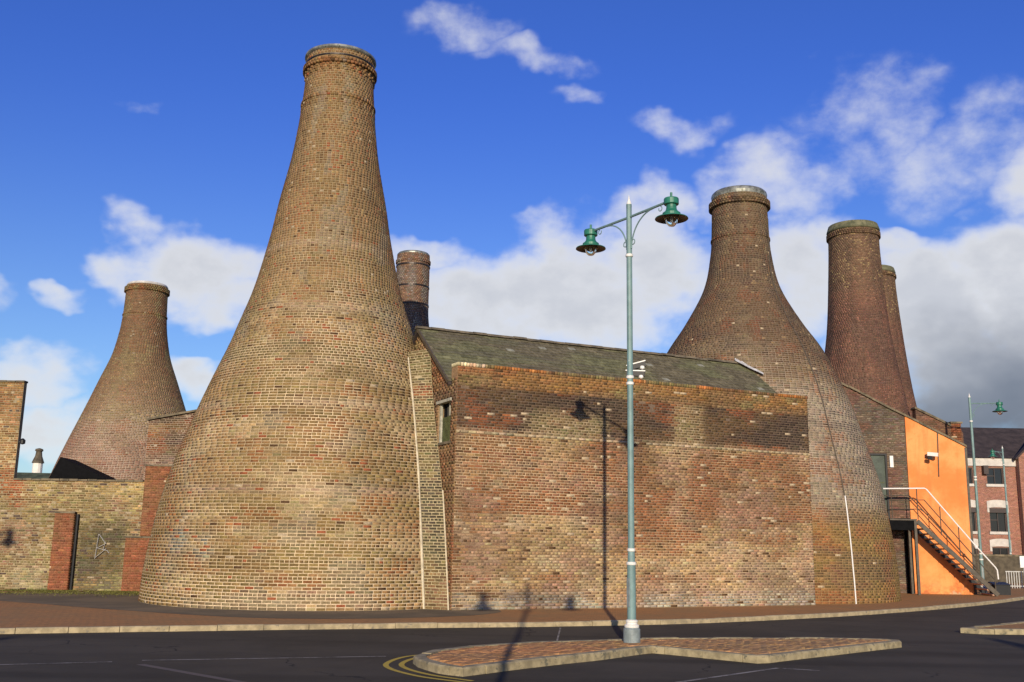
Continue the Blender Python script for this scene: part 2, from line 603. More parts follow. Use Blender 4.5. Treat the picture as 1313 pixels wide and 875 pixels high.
def vnoise(x, y, s=0):
    x = np.asarray(x, float) + s * 17.3 + 1000
    y = np.asarray(y, float) + s * 9.7 + 1000
    i, j = np.floor(x).astype(int), np.floor(y).astype(int)
    fx, fy = x - i, y - j
    fx, fy = fx * fx * (3 - 2 * fx), fy * fy * (3 - 2 * fy)
    g = lambda a, b: TAB[a % 256, b % 256]
    return (g(i, j) * (1 - fx) + g(i + 1, j) * fx) * (1 - fy) + (g(i, j + 1) * (1 - fx) + g(i + 1, j + 1) * fx) * fy


def fbm(x, y, s=0, o=4):
    v, a, tot = 0, 1.0, 0
    for k in range(o):
        v = v + a * vnoise(np.asarray(x) * 2 ** k, np.asarray(y) * 2 ** k, s + k * 3)
        tot += a
        a *= 0.55
    return v / tot


def ss(v, lo, hi):
    q = np.clip((np.asarray(v) - lo) / (hi - lo), 0, 1)
    return q * q * (3 - 2 * q)


def lerp(a, b, f):
    f = np.asarray(f)[..., None]
    return np.asarray(a) * (1 - f) + np.asarray(b) * f


TAN, BROWN, RED, DARK, CREAM, OLIVE, ORANGE, PINK, GREY = (np.array(c) for c in (
    (0.33, 0.215, 0.105), (0.19, 0.105, 0.05), (0.33, 0.105, 0.045), (0.055, 0.038, 0.03), (0.60, 0.47, 0.30),
    (0.235, 0.18, 0.08), (0.42, 0.175, 0.055), (0.36, 0.20, 0.14), (0.24, 0.21, 0.17)))


def jitter(c, n, amt=0.28, hue=0.06):
    g = np.exp(rng.randn(n) * amt)[:, None]
    h = 1 + rng.randn(n, 3) * hue
    return np.clip(c * g * h, 0.008, 0.85)


def sprinkle(c, n, prob, col):
    k = rng.rand(n) < prob
    c = c.copy()
    c[k] = col
    return c


# ------------------------------------------------------------------ bricklaying
def pick(surf, U0, U1, Z0, Z1):
    """how large each brick shows from the street"""
    uc, zc = (U0 + U1) / 2, (Z0 + Z1) / 2
    P = surf(uc, zc, np.zeros_like(uc))
    Q = surf(uc, zc, np.ones_like(uc)) - P
    V = EYE - P
    d = np.linalg.norm(V, axis=1)
    cs = np.einsum('ij,ij->i', Q, V) / (d * np.linalg.norm(Q, axis=1))
    A = surf(U0, zc, np.zeros_like(uc))
    Bp = surf(U1, zc, np.zeros_like(uc))
    ln = np.linalg.norm(A - Bp, axis=1)
    # inside the picture only
    D = P - EYE
    f_ = np.array(fw); r_ = np.array(rr); u_ = np.array(uu)
    dz = D @ f_
    px = 656.5 + 1300 * (D @ r_) / dz
    py = 437.5 - 1300 * (D @ u_) / dz
    ok = (px > 5) & (px < 1308) & (py > 5) & (py < 870)
    return np.where(ok, cs, -1) * ln * (Z1 - Z0) / d ** 2


FACES = np.array([(0, 1, 2, 3), (4, 5, 1, 0), (3, 2, 6, 7), (5, 6, 2, 1), (4, 0, 3, 7)])


def lay(surf, rows, colour, parent, singles=0, L=0.24, joint=0.015, deep=0.04, jit=0.005, header=4, name='brickwork',
        proud=None, inset=0.004, mat='brick', single_name='brick', angular=False, seed_off=0.0):
    """lay courses of bricks. rows: list of (z0, z1, [(u0, u1), ...], unit_per_metre). Every brick is a solid with its own
    depth; the ones that show largest are objects of their own, the rest are one joined part."""
    U0, U1, Z0, Z1, R = [], [], [], [], []
    for k, (z0, z1, spans, upm) in enumerate(rows):
        hd = header and (k % (header + 1) == header)
        if angular and upm > 1 / 2.4:
            hd = True
        elif angular and upm > 1 / 3.4 and k % 2:
            hd = True
        bl = (L / 2 if hd else L) * upm
        for (a, b) in spans:
            if angular:
                n = max(6, int(round((b - a) / bl)))
                e = np.linspace(a, b, n + 1) + (0.5 * (k % 2) + 0.13 * vnoise(k * 3.1, 1.7)) * (b - a) / n
            else:
                off = ((0.5 if k % 2 else 0.0) + 0.12 * (vnoise(k * 3.7, 2.2 + seed_off) - 0.5)) * bl
                e = np.arange(math.floor((a - off) / bl), math.ceil((b - off) / bl) + 1) * bl + off
                e = e + (rng.rand(len(e)) - 0.5) * 0.10 * bl
                e = np.clip(e, a, b)
                e = np.unique(e)
                if len(e) > 2 and e[1] - e[0] < 0.22 * bl:
                    e = np.delete(e, 1)
                if len(e) > 2 and e[-1] - e[-2] < 0.22 * bl:
                    e = np.delete(e, -2)
            j = joint * upm / 2
            U0.append(e[:-1] + j); U1.append(e[1:] - j)
            m_ = len(e) - 1
            Z0.append(np.full(m_, z0 + joint / 2)); Z1.append(np.full(m_, z1 - joint / 2)); R.append(np.full(m_, k))
    U0, U1, Z0, Z1, R = map(np.concatenate, (U0, U1, Z0, Z1, R))
    N = len(U0)
    C_ = colour((U0 + U1) / 2, (Z0 + Z1) / 2, N, R)
    d = rng.randn(N) * jit
    if proud is not None:
        d = d + proud((U0 + U1) / 2, (Z0 + Z1) / 2, R)
    tilt = rng.randn(N) * jit * 0.5
    iu = inset / np.maximum(1e-6, 1) * (rows[0][3])
    iz = inset
    zz = rng.randn(N) * 0.0015
    bk = np.full(N, -deep)
    corners = np.stack([
        surf(U0 + iu, Z0 + iz + zz, d - tilt), surf(U1 - iu, Z0 + iz + zz, d + tilt), surf(U1 - iu, Z1 - iz + zz, d + tilt), surf(U0 + iu, Z1 - iz + zz, d - tilt),
        surf(U0, Z0, bk), surf(U1, Z0, bk), surf(U1, Z1, bk), surf(U0, Z1, bk)], 1)
    idx = np.arange(N)
    if singles:
        sc = pick(surf, U0, U1, Z0, Z1)
        top = np.argsort(-sc)[:singles]
        rest = np.setdiff1d(idx, top)
        for i in top:
            cc = corners[i].mean(0)
            mesh_obj(single_name, corners[i], FACES, M[mat], parent, cc, np.tile(C_[i], (8, 1)))
    else:
        rest = idx
    if len(rest):
        V = corners[rest].reshape(-1, 3)
        nb = len(rest)
        F = (FACES[None] + 8 * np.arange(nb)[:, None, None]).reshape(-1)
        org = WORLDLOC[parent.name]
        me = bpy.data.meshes.new(name)
        me.vertices.add(nb * 8)
        me.vertices.foreach_set('co', (V - org).ravel())
        me.loops.add(len(F))
        me.loops.foreach_set('vertex_index', F)
        me.polygons.add(nb * 5)
        me.polygons.foreach_set('loop_start', np.arange(nb * 5) * 4)
        me.update(calc_edges=True)
        at = me.color_attributes.new('Col', 'FLOAT_COLOR', 'POINT')
        c4 = np.ones((nb * 8, 4), np.float32)
        c4[:, :3] = np.repeat(C_[rest], 8, 0)
        at.data.foreach_set('color', c4.ravel())
        me.materials.append(M[mat])
        me.validate()
        link(name, me, parent, org, 'stuff')


def courses(z0, z1, h):
    n = max(1, int(round((z1 - z0) / h)))
    e = np.linspace(z0, z1, n + 1)
    return list(zip(e[:-1], e[1:]))


def plane_surf(p, along, out):
    p, along, out = (np.asarray(q, float) for q in (p, along, out))
    def f(u, z, d):
        u, z, d = np.broadcast_arrays(np.asarray(u, float), np.asarray(z, float), np.asarray(d, float))
        return p + u[..., None] * along + np.stack([0 * z, 0 * z, z], -1) + d[..., None] * out
    return f


def cut(spans, holes, z):
    """take openings out of a course"""
    for (a, b, lo, hi) in holes:
        if lo - 0.02 < z < hi + 0.02:
            new = []
            for (s, e) in spans:
                if b <= s or a >= e:
                    new.append((s, e)); continue
                if a - s > 0.03:
                    new.append((s, a))
                if e - b > 0.03:
                    new.append((b, e))
            spans = new
    return spans


def backing(name, surf, u0, u1, z0, z1, colour, parent, d=-0.011, top=None, thick=0.3, nu=None, nz=None):
    """the mortar bed that shows in the joints: a slab behind the brick faces (with real thickness)"""
    nu = nu or max(2, int((u1 - u0) / 0.3)); nz = nz or max(2, int((z1 - z0) / 0.3))
    us = np.linspace(u0, u1, nu + 1)
    V, F, Cc = [], [], []
    ZT = (lambda u: z1) if top is None else top
    for layer, dd in enumerate((d, d - thick)):
        for i, u in enumerate(us):
            zs = np.linspace(z0, ZT(u), nz + 1)
            V.append(surf(np.full(nz + 1, u), zs, np.full(nz + 1, dd)))
            Cc.append(colour(np.full(nz + 1, u), zs, nz + 1, None))
    V = np.concatenate(V); Cc = np.concatenate(Cc)
    K = (nu + 1) * (nz + 1)
    ix = lambda l, i, j: l * K + i * (nz + 1) + j
    for i in range(nu):
        for j in range(nz):
            F.append((ix(0, i, j), ix(0, i + 1, j), ix(0, i + 1, j + 1), ix(0, i, j + 1)))
            F.append((ix(1, i, j), ix(1, i, j + 1), ix(1, i + 1, j + 1), ix(1, i + 1, j)))
        F.append((ix(0, i, nz), ix(0, i + 1, nz), ix(1, i + 1, nz), ix(1, i, nz)))
    for j in range(nz):
        F.append((ix(0, 0, j), ix(0, 0, j + 1), ix(1, 0, j + 1), ix(1, 0, j)))
        F.append((ix(0, nu, j), ix(1, nu, j), ix(1, nu, j + 1), ix(0, nu, j + 1)))
    return mesh_obj(name, V, F, M['mortar'], parent, None, Cc)


# ------------------------------------------------------------------ the setting: ground, road, pavement
PAV = 0.10


def sheet(name, pts, z, mat, parent=None, kind='structure'):
    return mesh_obj(name, [(x, y, z) for x, y in pts], [tuple(range(len(pts)))], mat, parent, None, None, False, kind)


sheet('ground', [(-900, -500), (900, -500), (900, 1400), (-900, 1400)], -0.02, M['apron'])
sheet('road', [(-120, -60), (140, -60), (140, 160), (-120, 160)], 0.0, M['asphalt'])


def smooth_line(pts, step=0.25):
    """Catmull-Rom through the points, resampled evenly"""
    P = np.array(pts, float)
    P = np.vstack([2 * P[0] - P[1], P, 2 * P[-1] - P[-2]])
    out = []
    for i in range(1, len(P) - 2):
        for s in np.linspace(0, 1, 24, endpoint=False):
            a, b, c_, d_ = P[i - 1], P[i], P[i + 1], P[i + 2]
            out.append(0.5 * ((2 * b) + (-a + c_) * s + (2 * a - 5 * b + 4 * c_ - d_) * s ** 2 + (-a + 3 * b - 3 * c_ + d_) * s ** 3))
    out.append(P[-2])
    return resample(np.array(out), step)


def resample(Q, step):
    L = np.concatenate([[0], np.cumsum(np.linalg.norm(np.diff(Q, axis=0), axis=1))])
    n = max(2, int(round(L[-1] / step)) + 1)
    s = np.linspace(0, L[-1], n)
    return np.stack([np.interp(s, L, Q[:, 0]), np.interp(s, L, Q[:, 1])], 1)


KERB = smooth_line([(-40, 7.5), (-24, 13.6), (-14.5, 17.6), (-9.4, 19.75), (-6.9, 20.75), (-2.5, 22.4), (1.0, 23.6), (4.4, 25.2), (7.9, 27.7), (11.0, 30.4), (15.5, 35.0), (20.1, 40.6), (26, 49), (36, 64), (50, 86)], 0.25)


def strip_normals(Q):
    T = np.gradient(Q, axis=0)
    T /= np.linalg.norm(T, axis=1)[:, None]
    return np.stack([-T[:, 1], T[:, 0]], 1)


def kerb_run(Q, parent, mat, width=0.13, z0=-0.03, z1=PAV + 0.006, length=0.92, side=1, lo=-1e9, hi=1e9):
    """kerb stones laid end to end along a line, each an object of its own"""
    L = np.concatenate([[0], np.cumsum(np.linalg.norm(np.diff(Q, axis=0), axis=1))])
    s = 0.0
    while s + 0.3 < L[-1]:
        e = min(s + length, L[-1])
        g = 0.012
        k = 4
        ss_ = np.linspace(s + g / 2, e - g / 2, k)
        X = np.interp(ss_, L, Q[:, 0]); Y = np.interp(ss_, L, Q[:, 1])
        if lo < X.mean() < hi:
            T = np.gradient(np.stack([X, Y], 1), axis=0)
            T /= np.linalg.norm(T, axis=1)[:, None]
            Nn = np.stack([-T[:, 1], T[:, 0]], 1) * side
            dz = rng.randn() * 0.004
            dj = rng.randn() * 0.006
            V, F = [], []
            ch = 0.022
            for i in range(k):
                a = np.array([X[i], Y[i]]) + Nn[i] * dj
                b = a + Nn[i] * width
                a2 = a + Nn[i] * ch
                V += [(a[0], a[1], z0), (a[0], a[1], z1 - ch + dz), (a2[0], a2[1], z1 + dz), (b[0], b[1], z1 + dz), (b[0], b[1], z0)]
            for i in range(k - 1):
                for q in range(4):
                    F.append((i * 5 + q, i * 5 + q + 1, i * 5 + q + 6, i * 5 + q + 5))
            F.append((0, 4, 3, 2, 1)); F.append(tuple((k - 1) * 5 + q for q in range(5)))
            mesh_obj('kerb_stone', V, F, mat, parent, np.mean(V, 0))
        s = e


nk = strip_normals(KERB)
inner = KERB + nk * 0.13
pav_pts = [tuple(q) for q in inner] + [(50, 120), (-60, 120), (-60, 20)]
pavement = B().prism(pav_pts, -0.05, PAV).build('pavement', M['paving'], None, (0, 26, 0), kind='structure')
kerb_run(KERB, pavement, M['kerb'], lo=-14, hi=26)
kl = KERB[KERB[:, 0] < -14.0]
kr = KERB[KERB[:, 0] > 26.0]
for q in (kl, kr):
    nq = strip_normals(q)
    b = B()
    for i in range(len(q) - 1):
        a0, a1 = q[i], q[i + 1]
        b0, b1 = q[i] + nq[i] * 0.13, q[i + 1] + nq[i + 1] * 0.13
        b.add([(*a0, 0), (*a1, 0), (*a1, PAV), (*a0, PAV), (*b0, PAV), (*b1, PAV)], [(0, 1, 2, 3), (3, 2, 5, 4)])
    b.build('kerb_run', M['kerb'], pavement)

# dark tarmac apron round the foot of the big kiln
AP = smooth_line([(-15.6, 30.4), (-14.6, 28.6), (-12.0, 26.9), (-9.6, 25.3), (-6.2, 23.5), (-4.0, 23.4), (-2.0, 24.3), (-0.6, 25.6), (-0.2, 27.3), (-1.5, 30), (-6, 34), (-12, 33.2), (-14.6, 32.4), (-15.6, 30.4)], 0.5)[:-1]
sheet('apron_patch', [tuple(q) for q in AP], PAV + 0.004, M['apron'])

# ---- traffic island in front
IS = np.array([(-1.43, 16.13), (-1.30, 15.6), (-0.98, 14.98), (-0.62, 14.62), (0.05, 15.46), (0.8, 16.28), (1.5, 16.98), (2.5, 18.25), (2.9, 17.9), (4.06, 16.85), (7.62, 20.15),
               (7.35, 20.45), (6.9, 20.52), (6.0, 20.55), (3.0, 19.95), (2.0, 19.45), (0.45, 18.75), (-0.7, 17.75), (-1.22, 16.95)])
def inset_poly(P, d):
    P = np.asarray(P, float)
    out = []
    for i in range(len(P)):
        a, b, c = P[i - 1], P[i], P[(i + 1) % len(P)]
        t1, t2 = (b - a) / np.linalg.norm(b - a), (c - b) / np.linalg.norm(c - b)
        n_ = np.array([-t1[1] - t2[1], t1[0] + t2[0]])
        out.append(b + d * n_ / np.linalg.norm(n_))
    return out


island = B().prism([tuple(q) for q in inset_poly(IS, 0.09)], -0.03, 0.085).build('traffic_island', M['apron'], None, (2.4, 18.3, 0), kind='structure')
ISC = resample(np.vstack([IS, IS[:1]]), 0.1)
kerb_run(ISC, island, M['flag_edge'], width=0.17, z1=0.122, length=0.75, side=1)


def inside(px, py, poly):
    r = np.zeros(len(px), bool)
    n = len(poly)
    for i in range(n):
        x0, y0 = poly[i]; x1, y1 = poly[(i + 1) % n]
        c_ = ((y0 > py) != (y1 > py)) & (px < (x1 - x0) * (py - y0) / (y1 - y0 + 1e-12) + x0)
        r ^= c_
    return r


def poly_dist(px, py, poly):
    d = np.full(len(px), 1e9)
    n = len(poly)
    for i in range(n):
        a = np.array(poly[i]); b = np.array(poly[(i + 1) % n])
        ab = b - a
        s = np.clip(((px - a[0]) * ab[0] + (py - a[1]) * ab[1]) / (ab @ ab), 0, 1)
        d = np.minimum(d, np.hypot(px - a[0] - s * ab[0], py - a[1] - s * ab[1]))
    return d


def pave(poly, parent, z, rot, singles, edge=0.2):
    """block pavers laid on an island: every block a solid of its own"""
    poly = np.asarray(poly)
    c0 = poly.mean(0)
    ca, sa = cos(rot), sin(rot)
    L_, W_ = 0.21, 0.105
    blocks = []
    for j in range(-70, 71):
        for i in range(-60, 61):
            u = (i + 0.5 * (j % 2)) * L_; v = j * W_
            blocks.append((c0[0] + u * ca - v * sa, c0[1] + u * sa + v * ca))
    Pb = np.array(blocks)
    ok = inside(Pb[:, 0], Pb[:, 1], poly) & (poly_dist(Pb[:, 0], Pb[:, 1], poly) > edge + 0.045)
    Pb = Pb[ok]
    order = np.argsort(np.linalg.norm(Pb - EYE[:2], axis=1))
    Pb = Pb[order]
    hx, hy = L_ / 2 - 0.004, W_ / 2 - 0.004
    f = fbm(Pb[:, 0] * 0.9, Pb[:, 1] * 0.9, 5)
    cols = lerp(np.array([0.37, 0.185, 0.085]), np.array([0.32, 0.18, 0.085]), ss(f, 0.35, 0.65))
    cols = lerp(cols, np.array([0.30, 0.19, 0.095]), ss(Pb[:, 0], 1.5, 4.5) * 0.7)
    cols = jitter(cols, len(Pb), 0.11, 0.025)
    V, Cc = [], []
    base = np.array([(-hx, -hy), (hx, -hy), (hx, hy), (-hx, hy)])
    for q, c_ in zip(Pb, cols):
        dz = rng.randn() * 0.0025
        tx = rng.randn() * 0.004
        vv = []
        for (zz_, s_) in ((z + dz, 0.96), (z - 0.04, 1.0)):
            for bx, by in base:
                u, v = bx * s_, by * s_
                vv.append((q[0] + u * ca - v * sa, q[1] + u * sa + v * ca, zz_ + (tx * u / hx if zz_ > z - 0.02 else 0)))
        V.append(vv); Cc.append(np.tile(c_, (8, 1)))
    Ff = [(0, 1, 2, 3), (4, 5, 1, 0), (5, 6, 2, 1), (6, 7, 3, 2), (7, 4, 0, 3)]
    for k in range(min(singles, len(V))):
        mesh_obj('paver', V[k], Ff, M['paver'], parent, np.mean(V[k], 0), Cc[k])
    if len(V) > singles:
        rest = V[singles:]
        mesh_obj('paver_field', np.concatenate(rest), [tuple(i + 8 * k for i in q) for k in range(len(rest)) for q in Ff], M['paver'], parent, None, np.concatenate(Cc[singles:]), kind='stuff')


pave(IS, island, 0.12, 0.55, 300)

# ---- the next island along the street, its tip in view at the right
IS2 = np.array([(10.25, 23.75), (10.6, 23.45), (11.6, 23.5), (14.5, 24.8), (19, 28.5), (19.5, 30.5), (15, 28.2), (12.2, 25.6), (10.6, 24.1)])
island2 = B().prism([tuple(q) for q in inset_poly(IS2, 0.09)], -0.03, 0.10).build('traffic_island', M['paving'], None, (12, 25, 0), kind='structure')
kerb_run(resample(np.vstack([IS2, IS2[:1]]), 0.1), island2, M['flag_edge'], width=0.2, z1=0.115, length=0.75, side=1)


# ---- painted lines
def ribbon(name, pts, width, mat, z=0.004, parent=None):
    Q = np.array(pts, float)
    nn = strip_normals(Q)
    V, F = [], []
    for q, n_ in zip(Q, nn):
        a, b = q - n_ * width / 2, q + n_ * width / 2
        V += [(*a, z), (*b, z)]
    for i in range(len(Q) - 1):
        F.append((2 * i, 2 * i + 2, 2 * i + 3, 2 * i + 1))
    return mesh_obj(name, V, F, mat, parent, None, None, False, 'structure')


def line(a, b, n=12):
    return np.stack([np.linspace(a[0], b[0], n), np.linspace(a[1], b[1], n)], 1)


ribbon('road_line', line((-11.5, 13.4), (-5.85, 15.69)), 0.07, M['white_line'])
ribbon('road_line', line((-5.49, 15.93), (-1.95, 17.03)), 0.07, M['white_line'])
ribbon('faded_road_mark', line((-5.35, 15.45), (-2.6, 13.0)), 0.13, M['faint_line'], 0.003)
ribbon('road_line', line((1.6, 13.7), (4.19, 16.31)), 0.07, M['white_line'])
ribbon('road_line', line((4.25, 16.27), (4.75, 16.05)), 0.08, M['white_line'])
ribbon('road_line', line((0.96, 20.2), (1.18, 23.3)), 0.035, M['white_line'])
ribbon('faded_road_mark', line((6.0, 13.5), (13.0, 18.7)), 0.06, M['faint_line'], 0.003)
for off in (0.13, 0.36):
    nose = [(-0.95 - 0.2 * off, 17.35 + off * 0.9), (-1.32 - off * 0.8, 16.85 + off * 0.6), (-1.46 - off, 16.1), (-1.33 - off * 0.95, 15.5 - off * 0.35), (-0.98 - off * 0.6, 14.9 - off * 0.8), (-0.6 - off * 0.1, 14.5 - off), (-0.45, 14.36 - off)]
    ribbon('yellow_line', smooth_line(nose, 0.08), 0.085, M['yellow_line'])

# ------------------------------------------------------------------ bottle kilns
def kiln(label, ax, prof, colour, mortar, singles=0, h=0.082, L=0.24, corbels=(), joint=0.019, cap=None, bands=(), group='bottle kilns of the pottery works', jit=0.0012):
    root = thing('bottle_kiln', label, 'kiln', (ax[0], ax[1], PAV), group)
    rz = smooth_line([(r, z) for z, r in prof], 0.12)
    order = np.argsort(rz[:, 1])
    zs, rs = rz[order, 1], rz[order, 0]
    ztop = prof[-1][0]
    R = lambda z: np.interp(z, zs, rs)

    def surf(th, z, d):
        r = R(z) + d
        return np.stack([ax[0] + r * np.cos(th), ax[1] + r * np.sin(th), z + 0 * th], -1)
    rows = [(a, b, [(-1.5 * pi, 0.5 * pi)], 1.0 / float(R((a + b) / 2))) for a, b in courses(PAV, ztop, h)]

    def proud(u, z, k):
        out = np.zeros_like(u)
        for (zc, half, amount, dentil) in corbels:
            on = np.abs(z - zc) < half
            out += np.where(on, amount, 0)
            if dentil:
                on2 = (z < zc - half) & (z > zc - half - 0.17)
                tooth = (np.floor(u * R(z) / 0.12).astype(int) % 2) == 0
                out += np.where(on2 & tooth, amount * 0.35, 0)
        return out
    lay(surf, rows, lambda u, z, n, k: colour(u * 4.0, z, n, k), root, singles, L, joint, 0.05, jit, 4, 'brickwork', proud, 0.0015, angular=True)
    # the mortar bed behind the faces
    nz = int((ztop - PAV) / 0.22)
    V, Cc, F, n = [], [], [], 88
    th = np.arange(n) * 2 * pi / n
    for i in range(nz + 1):
        z = PAV - 0.05 + (ztop - PAV + 0.05) * i / nz
        V.append(surf(th, np.full(n, z), np.full(n, -0.005)))
        Cc.append(mortar(th * 4, np.full(n, z), n, None))
    for i in range(nz):
        for j in range(n):
            F.append((i * n + j, i * n + (j + 1) % n, (i + 1) * n + (j + 1) % n, (i + 1) * n + j))
    mesh_obj('mortar_shell', np.concatenate(V), F, M['mortar'], root, None, np.concatenate(Cc), True)
    # cap on the rim
    if cap:
        mat, prof_c = cap
        rt = float(R(ztop))
        B().lathe((ax[0], ax[1], ztop), [(rt * 0.62, -0.3)] + [(rt + a, z) for a, z in prof_c] + [(rt * 0.62, prof_c[-1][1] - 0.05), (rt * 0.6, -0.3)], 40, False).build('cap', M[mat], root, smooth=False)
    for (z, wd, off) in bands:
        r = float(R(z))
        B().lathe((ax[0], ax[1], 0), [(r - 0.02, z - wd / 2), (r + off, z - wd / 2), (r + off, z + wd / 2), (r - 0.02, z + wd / 2)], 48, False).build('iron_band', M['iron'], root)
    return root, surf, R


def crs(k):
    return 0 if k is None else vnoise(np.asarray(k) * 0.71, 3.3, 8) - 0.5


def col_big(a, z, n, k):
    f = fbm(a * 0.55, z * 0.75, 1)
    g = fbm(a * 1.5, z * 2.2, 2)
    q = fbm(a * 0.35, z * 3.2, 4)
    c = lerp(TAN * np.array([1.05, 1.0, 1.05]), OLIVE * np.array([1.1, 1.02, 1.05]), ss(f + 0.4 * crs(k), 0.38, 0.68))
    c = lerp(c, BROWN * 1.2, ss(z, 6.5, 13.5) * 0.65)
    c = lerp(c, BROWN * 0.9, ss(q, 0.54, 0.68) * 0.55)
    c = lerp(c, RED * 1.0, ss(g, 0.58, 0.70) * (0.55 - 0.25 * ss(z, 5, 12)))
    c = lerp(c, CREAM * 0.75, ss(fbm(a * 0.8, z * 1.4, 9), 0.58, 0.70) * ss(z, 9.5, 7.0) * 0.6)
    c = lerp(c, GREY, ss(fbm(a * 0.9, z * 1.1, 11), 0.6, 0.7) * 0.6)
    th = a / 4.0
    th = np.where(th < -pi, th + 2 * pi, th)
    gr = np.exp(-((th + 2.25) / 0.09) ** 2 - ((z - 1.75) / 0.33) ** 2) + np.exp(-((th + 2.03) / 0.06) ** 2 - ((z - 1.6) / 0.3) ** 2)
    c = lerp(c, np.array([0.20, 0.22, 0.24]), np.clip(gr * 1.1, 0, 0.8) * (g > 0.42))
    c = c * lerp(np.array([0.74, 0.72, 0.58]), np.array([0.84, 0.85, 0.76]), ss(z, 5.0, 12.0))
    c = lerp(c, BROWN * 0.5, ss(fbm(a * 1.9, z * 0.16, 13), 0.54, 0.72) * ss(z, 6.0, 15.0) * 0.6)
    c = lerp(c, OLIVE * 0.55, ss(fbm(a * 0.3, z * 1.6, 14), 0.56, 0.66) * ss(z, 3.5, 5.0) * ss(z, 11.0, 9.0) * 0.6)
    pale = sum(np.exp(-((z - zb + 0.12 * (fbm(a * 0.3, 0 * z, 15) - 0.5)) / wd_) ** 2) for zb, wd_ in ((3.1, 0.12), (5.45, 0.14), (6.7, 0.10), (8.35, 0.16), (10.4, 0.12)))
    c = lerp(c, np.array([0.34, 0.25, 0.165]), np.clip(pale, 0, 1) * ss(fbm(a * 0.5, z, 16), 0.36, 0.56) * 0.55)
    c = jitter(c, n, 0.15, 0.035)
    c = sprinkle(c, n, 0.015, BROWN * 0.42)
    c = sprinkle(c, n, 0.02, RED * 0.75)
    return sprinkle(c, n, 0.008, CREAM * 0.6)


def mor_big(a, z, n, k):
    f = fbm(a * 0.7, z * 0.9, 21)
    c = lerp(np.array([0.53, 0.41, 0.25]), np.array([0.37, 0.28, 0.16]), ss(f, 0.35, 0.65))
    c = lerp(c, np.array([0.26, 0.19, 0.10]), ss(fbm(a * 0.8, z * 2.2, 23), 0.54, 0.64) * 0.7)
    c = lerp(c, np.array([0.60, 0.47, 0.31]), ss(z, 1.2, 0.3) * 0.7)
    return lerp(c, np.array([0.25, 0.185, 0.10]), ss(z, 6.0, 12.0) * 0.9)


BIG = (-5.72, 30.6)
KB, surfB, RB = kiln('tallest tan brick bottle kiln standing free on the pavement in front', BIG,
     [(0.1, 4.80), (1.0, 4.74), (2.2, 4.57), (3.4, 4.32), (4.4, 4.02), (5.5, 3.64), (6.6, 3.22), (7.5, 2.86), (8.2, 2.62), (9.4, 2.23), (11.0, 1.87), (12.2, 1.66), (13.6, 1.38), (14.6, 1.24), (15.4, 1.16), (16.0, 1.11), (16.5, 1.09), (17.05, 1.09)],
     col_big, mor_big, 300, corbels=((16.62, 0.10, 0.10, True), (15.42, 0.045, 0.035, True)),
     cap=('copper_cap', [(0.03, 0.0), (0.06, 0.03), (0.05, 0.10), (-0.03, 0.14)]), bands=((16.84, 0.05, 0.022),))


def col_right(a, z, n, k):
    f = fbm(a * 0.5, z * 0.6, 31)
    g = fbm(a * 1.3, z * 1.9, 32)
    c = lerp(BROWN * 1.05, TAN * 0.8, ss(f + 0.3 * crs(k), 0.42, 0.66))
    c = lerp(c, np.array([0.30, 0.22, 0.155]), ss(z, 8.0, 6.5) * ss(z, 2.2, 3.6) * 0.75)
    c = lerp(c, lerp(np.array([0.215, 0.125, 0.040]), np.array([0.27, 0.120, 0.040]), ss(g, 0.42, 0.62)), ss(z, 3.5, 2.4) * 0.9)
    c = lerp(c, RED * 0.85, ss(g, 0.55, 0.68) * 0.6)
    c = lerp(c, DARK * 1.6, ss(fbm(a * 0.6, z * 2.6, 35), 0.56, 0.7) * 0.5)
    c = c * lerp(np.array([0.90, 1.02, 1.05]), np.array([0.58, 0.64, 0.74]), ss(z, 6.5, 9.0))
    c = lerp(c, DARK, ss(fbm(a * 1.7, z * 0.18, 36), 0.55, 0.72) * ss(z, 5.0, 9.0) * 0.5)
    c = jitter(c, n, 0.15, 0.035)
    c = sprinkle(c, n, 0.02, TAN * 0.7)
    return sprinkle(c, n, 0.004, CREAM * 0.7)


def mor_right(a, z, n, k):
    f = fbm(a * 0.7, z * 0.9, 41)
    c = lerp(np.array([0.40, 0.32, 0.24]), np.array([0.27, 0.21, 0.15]), ss(f, 0.35, 0.65))
    c = lerp(c, np.array([0.26, 0.165, 0.075]), ss(z, 3.6, 2.4))
    return lerp(c, np.array([0.16, 0.115, 0.075]), ss(z, 6.0, 10.0))


RK = (8.84, 38.0)
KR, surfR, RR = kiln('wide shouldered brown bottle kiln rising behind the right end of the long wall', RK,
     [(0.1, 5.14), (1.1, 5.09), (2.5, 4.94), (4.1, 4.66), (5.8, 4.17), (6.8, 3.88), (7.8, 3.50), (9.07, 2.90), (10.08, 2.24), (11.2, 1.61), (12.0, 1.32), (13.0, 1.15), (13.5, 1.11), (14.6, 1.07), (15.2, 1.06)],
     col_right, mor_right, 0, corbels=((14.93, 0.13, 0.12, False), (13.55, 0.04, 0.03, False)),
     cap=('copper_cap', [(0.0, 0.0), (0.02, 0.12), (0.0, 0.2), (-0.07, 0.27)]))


def col_left(a, z, n, k):
    f = fbm(a * 0.5, z * 0.7, 51)
    g = fbm(a * 1.2, z * 1.9, 52)
    c = lerp(OLIVE * 1.05, BROWN * 1.1, ss(f + 0.3 * crs(k), 0.36, 0.6))
    c = lerp(c, PINK * 0.8, ss(z, 8.0, 5.5) * 0.7)
    c = lerp(c, RED * 0.75, ss(g, 0.56, 0.68) * 0.5)
    c = lerp(c, TAN * 0.95, ss(z, 11.0, 9.5) * ss(z, 6.5, 8.0) * 0.45)
    c = jitter(c * 0.82, n, 0.17, 0.04)
    return sprinkle(c, n, 0.012, CREAM * 0.5)


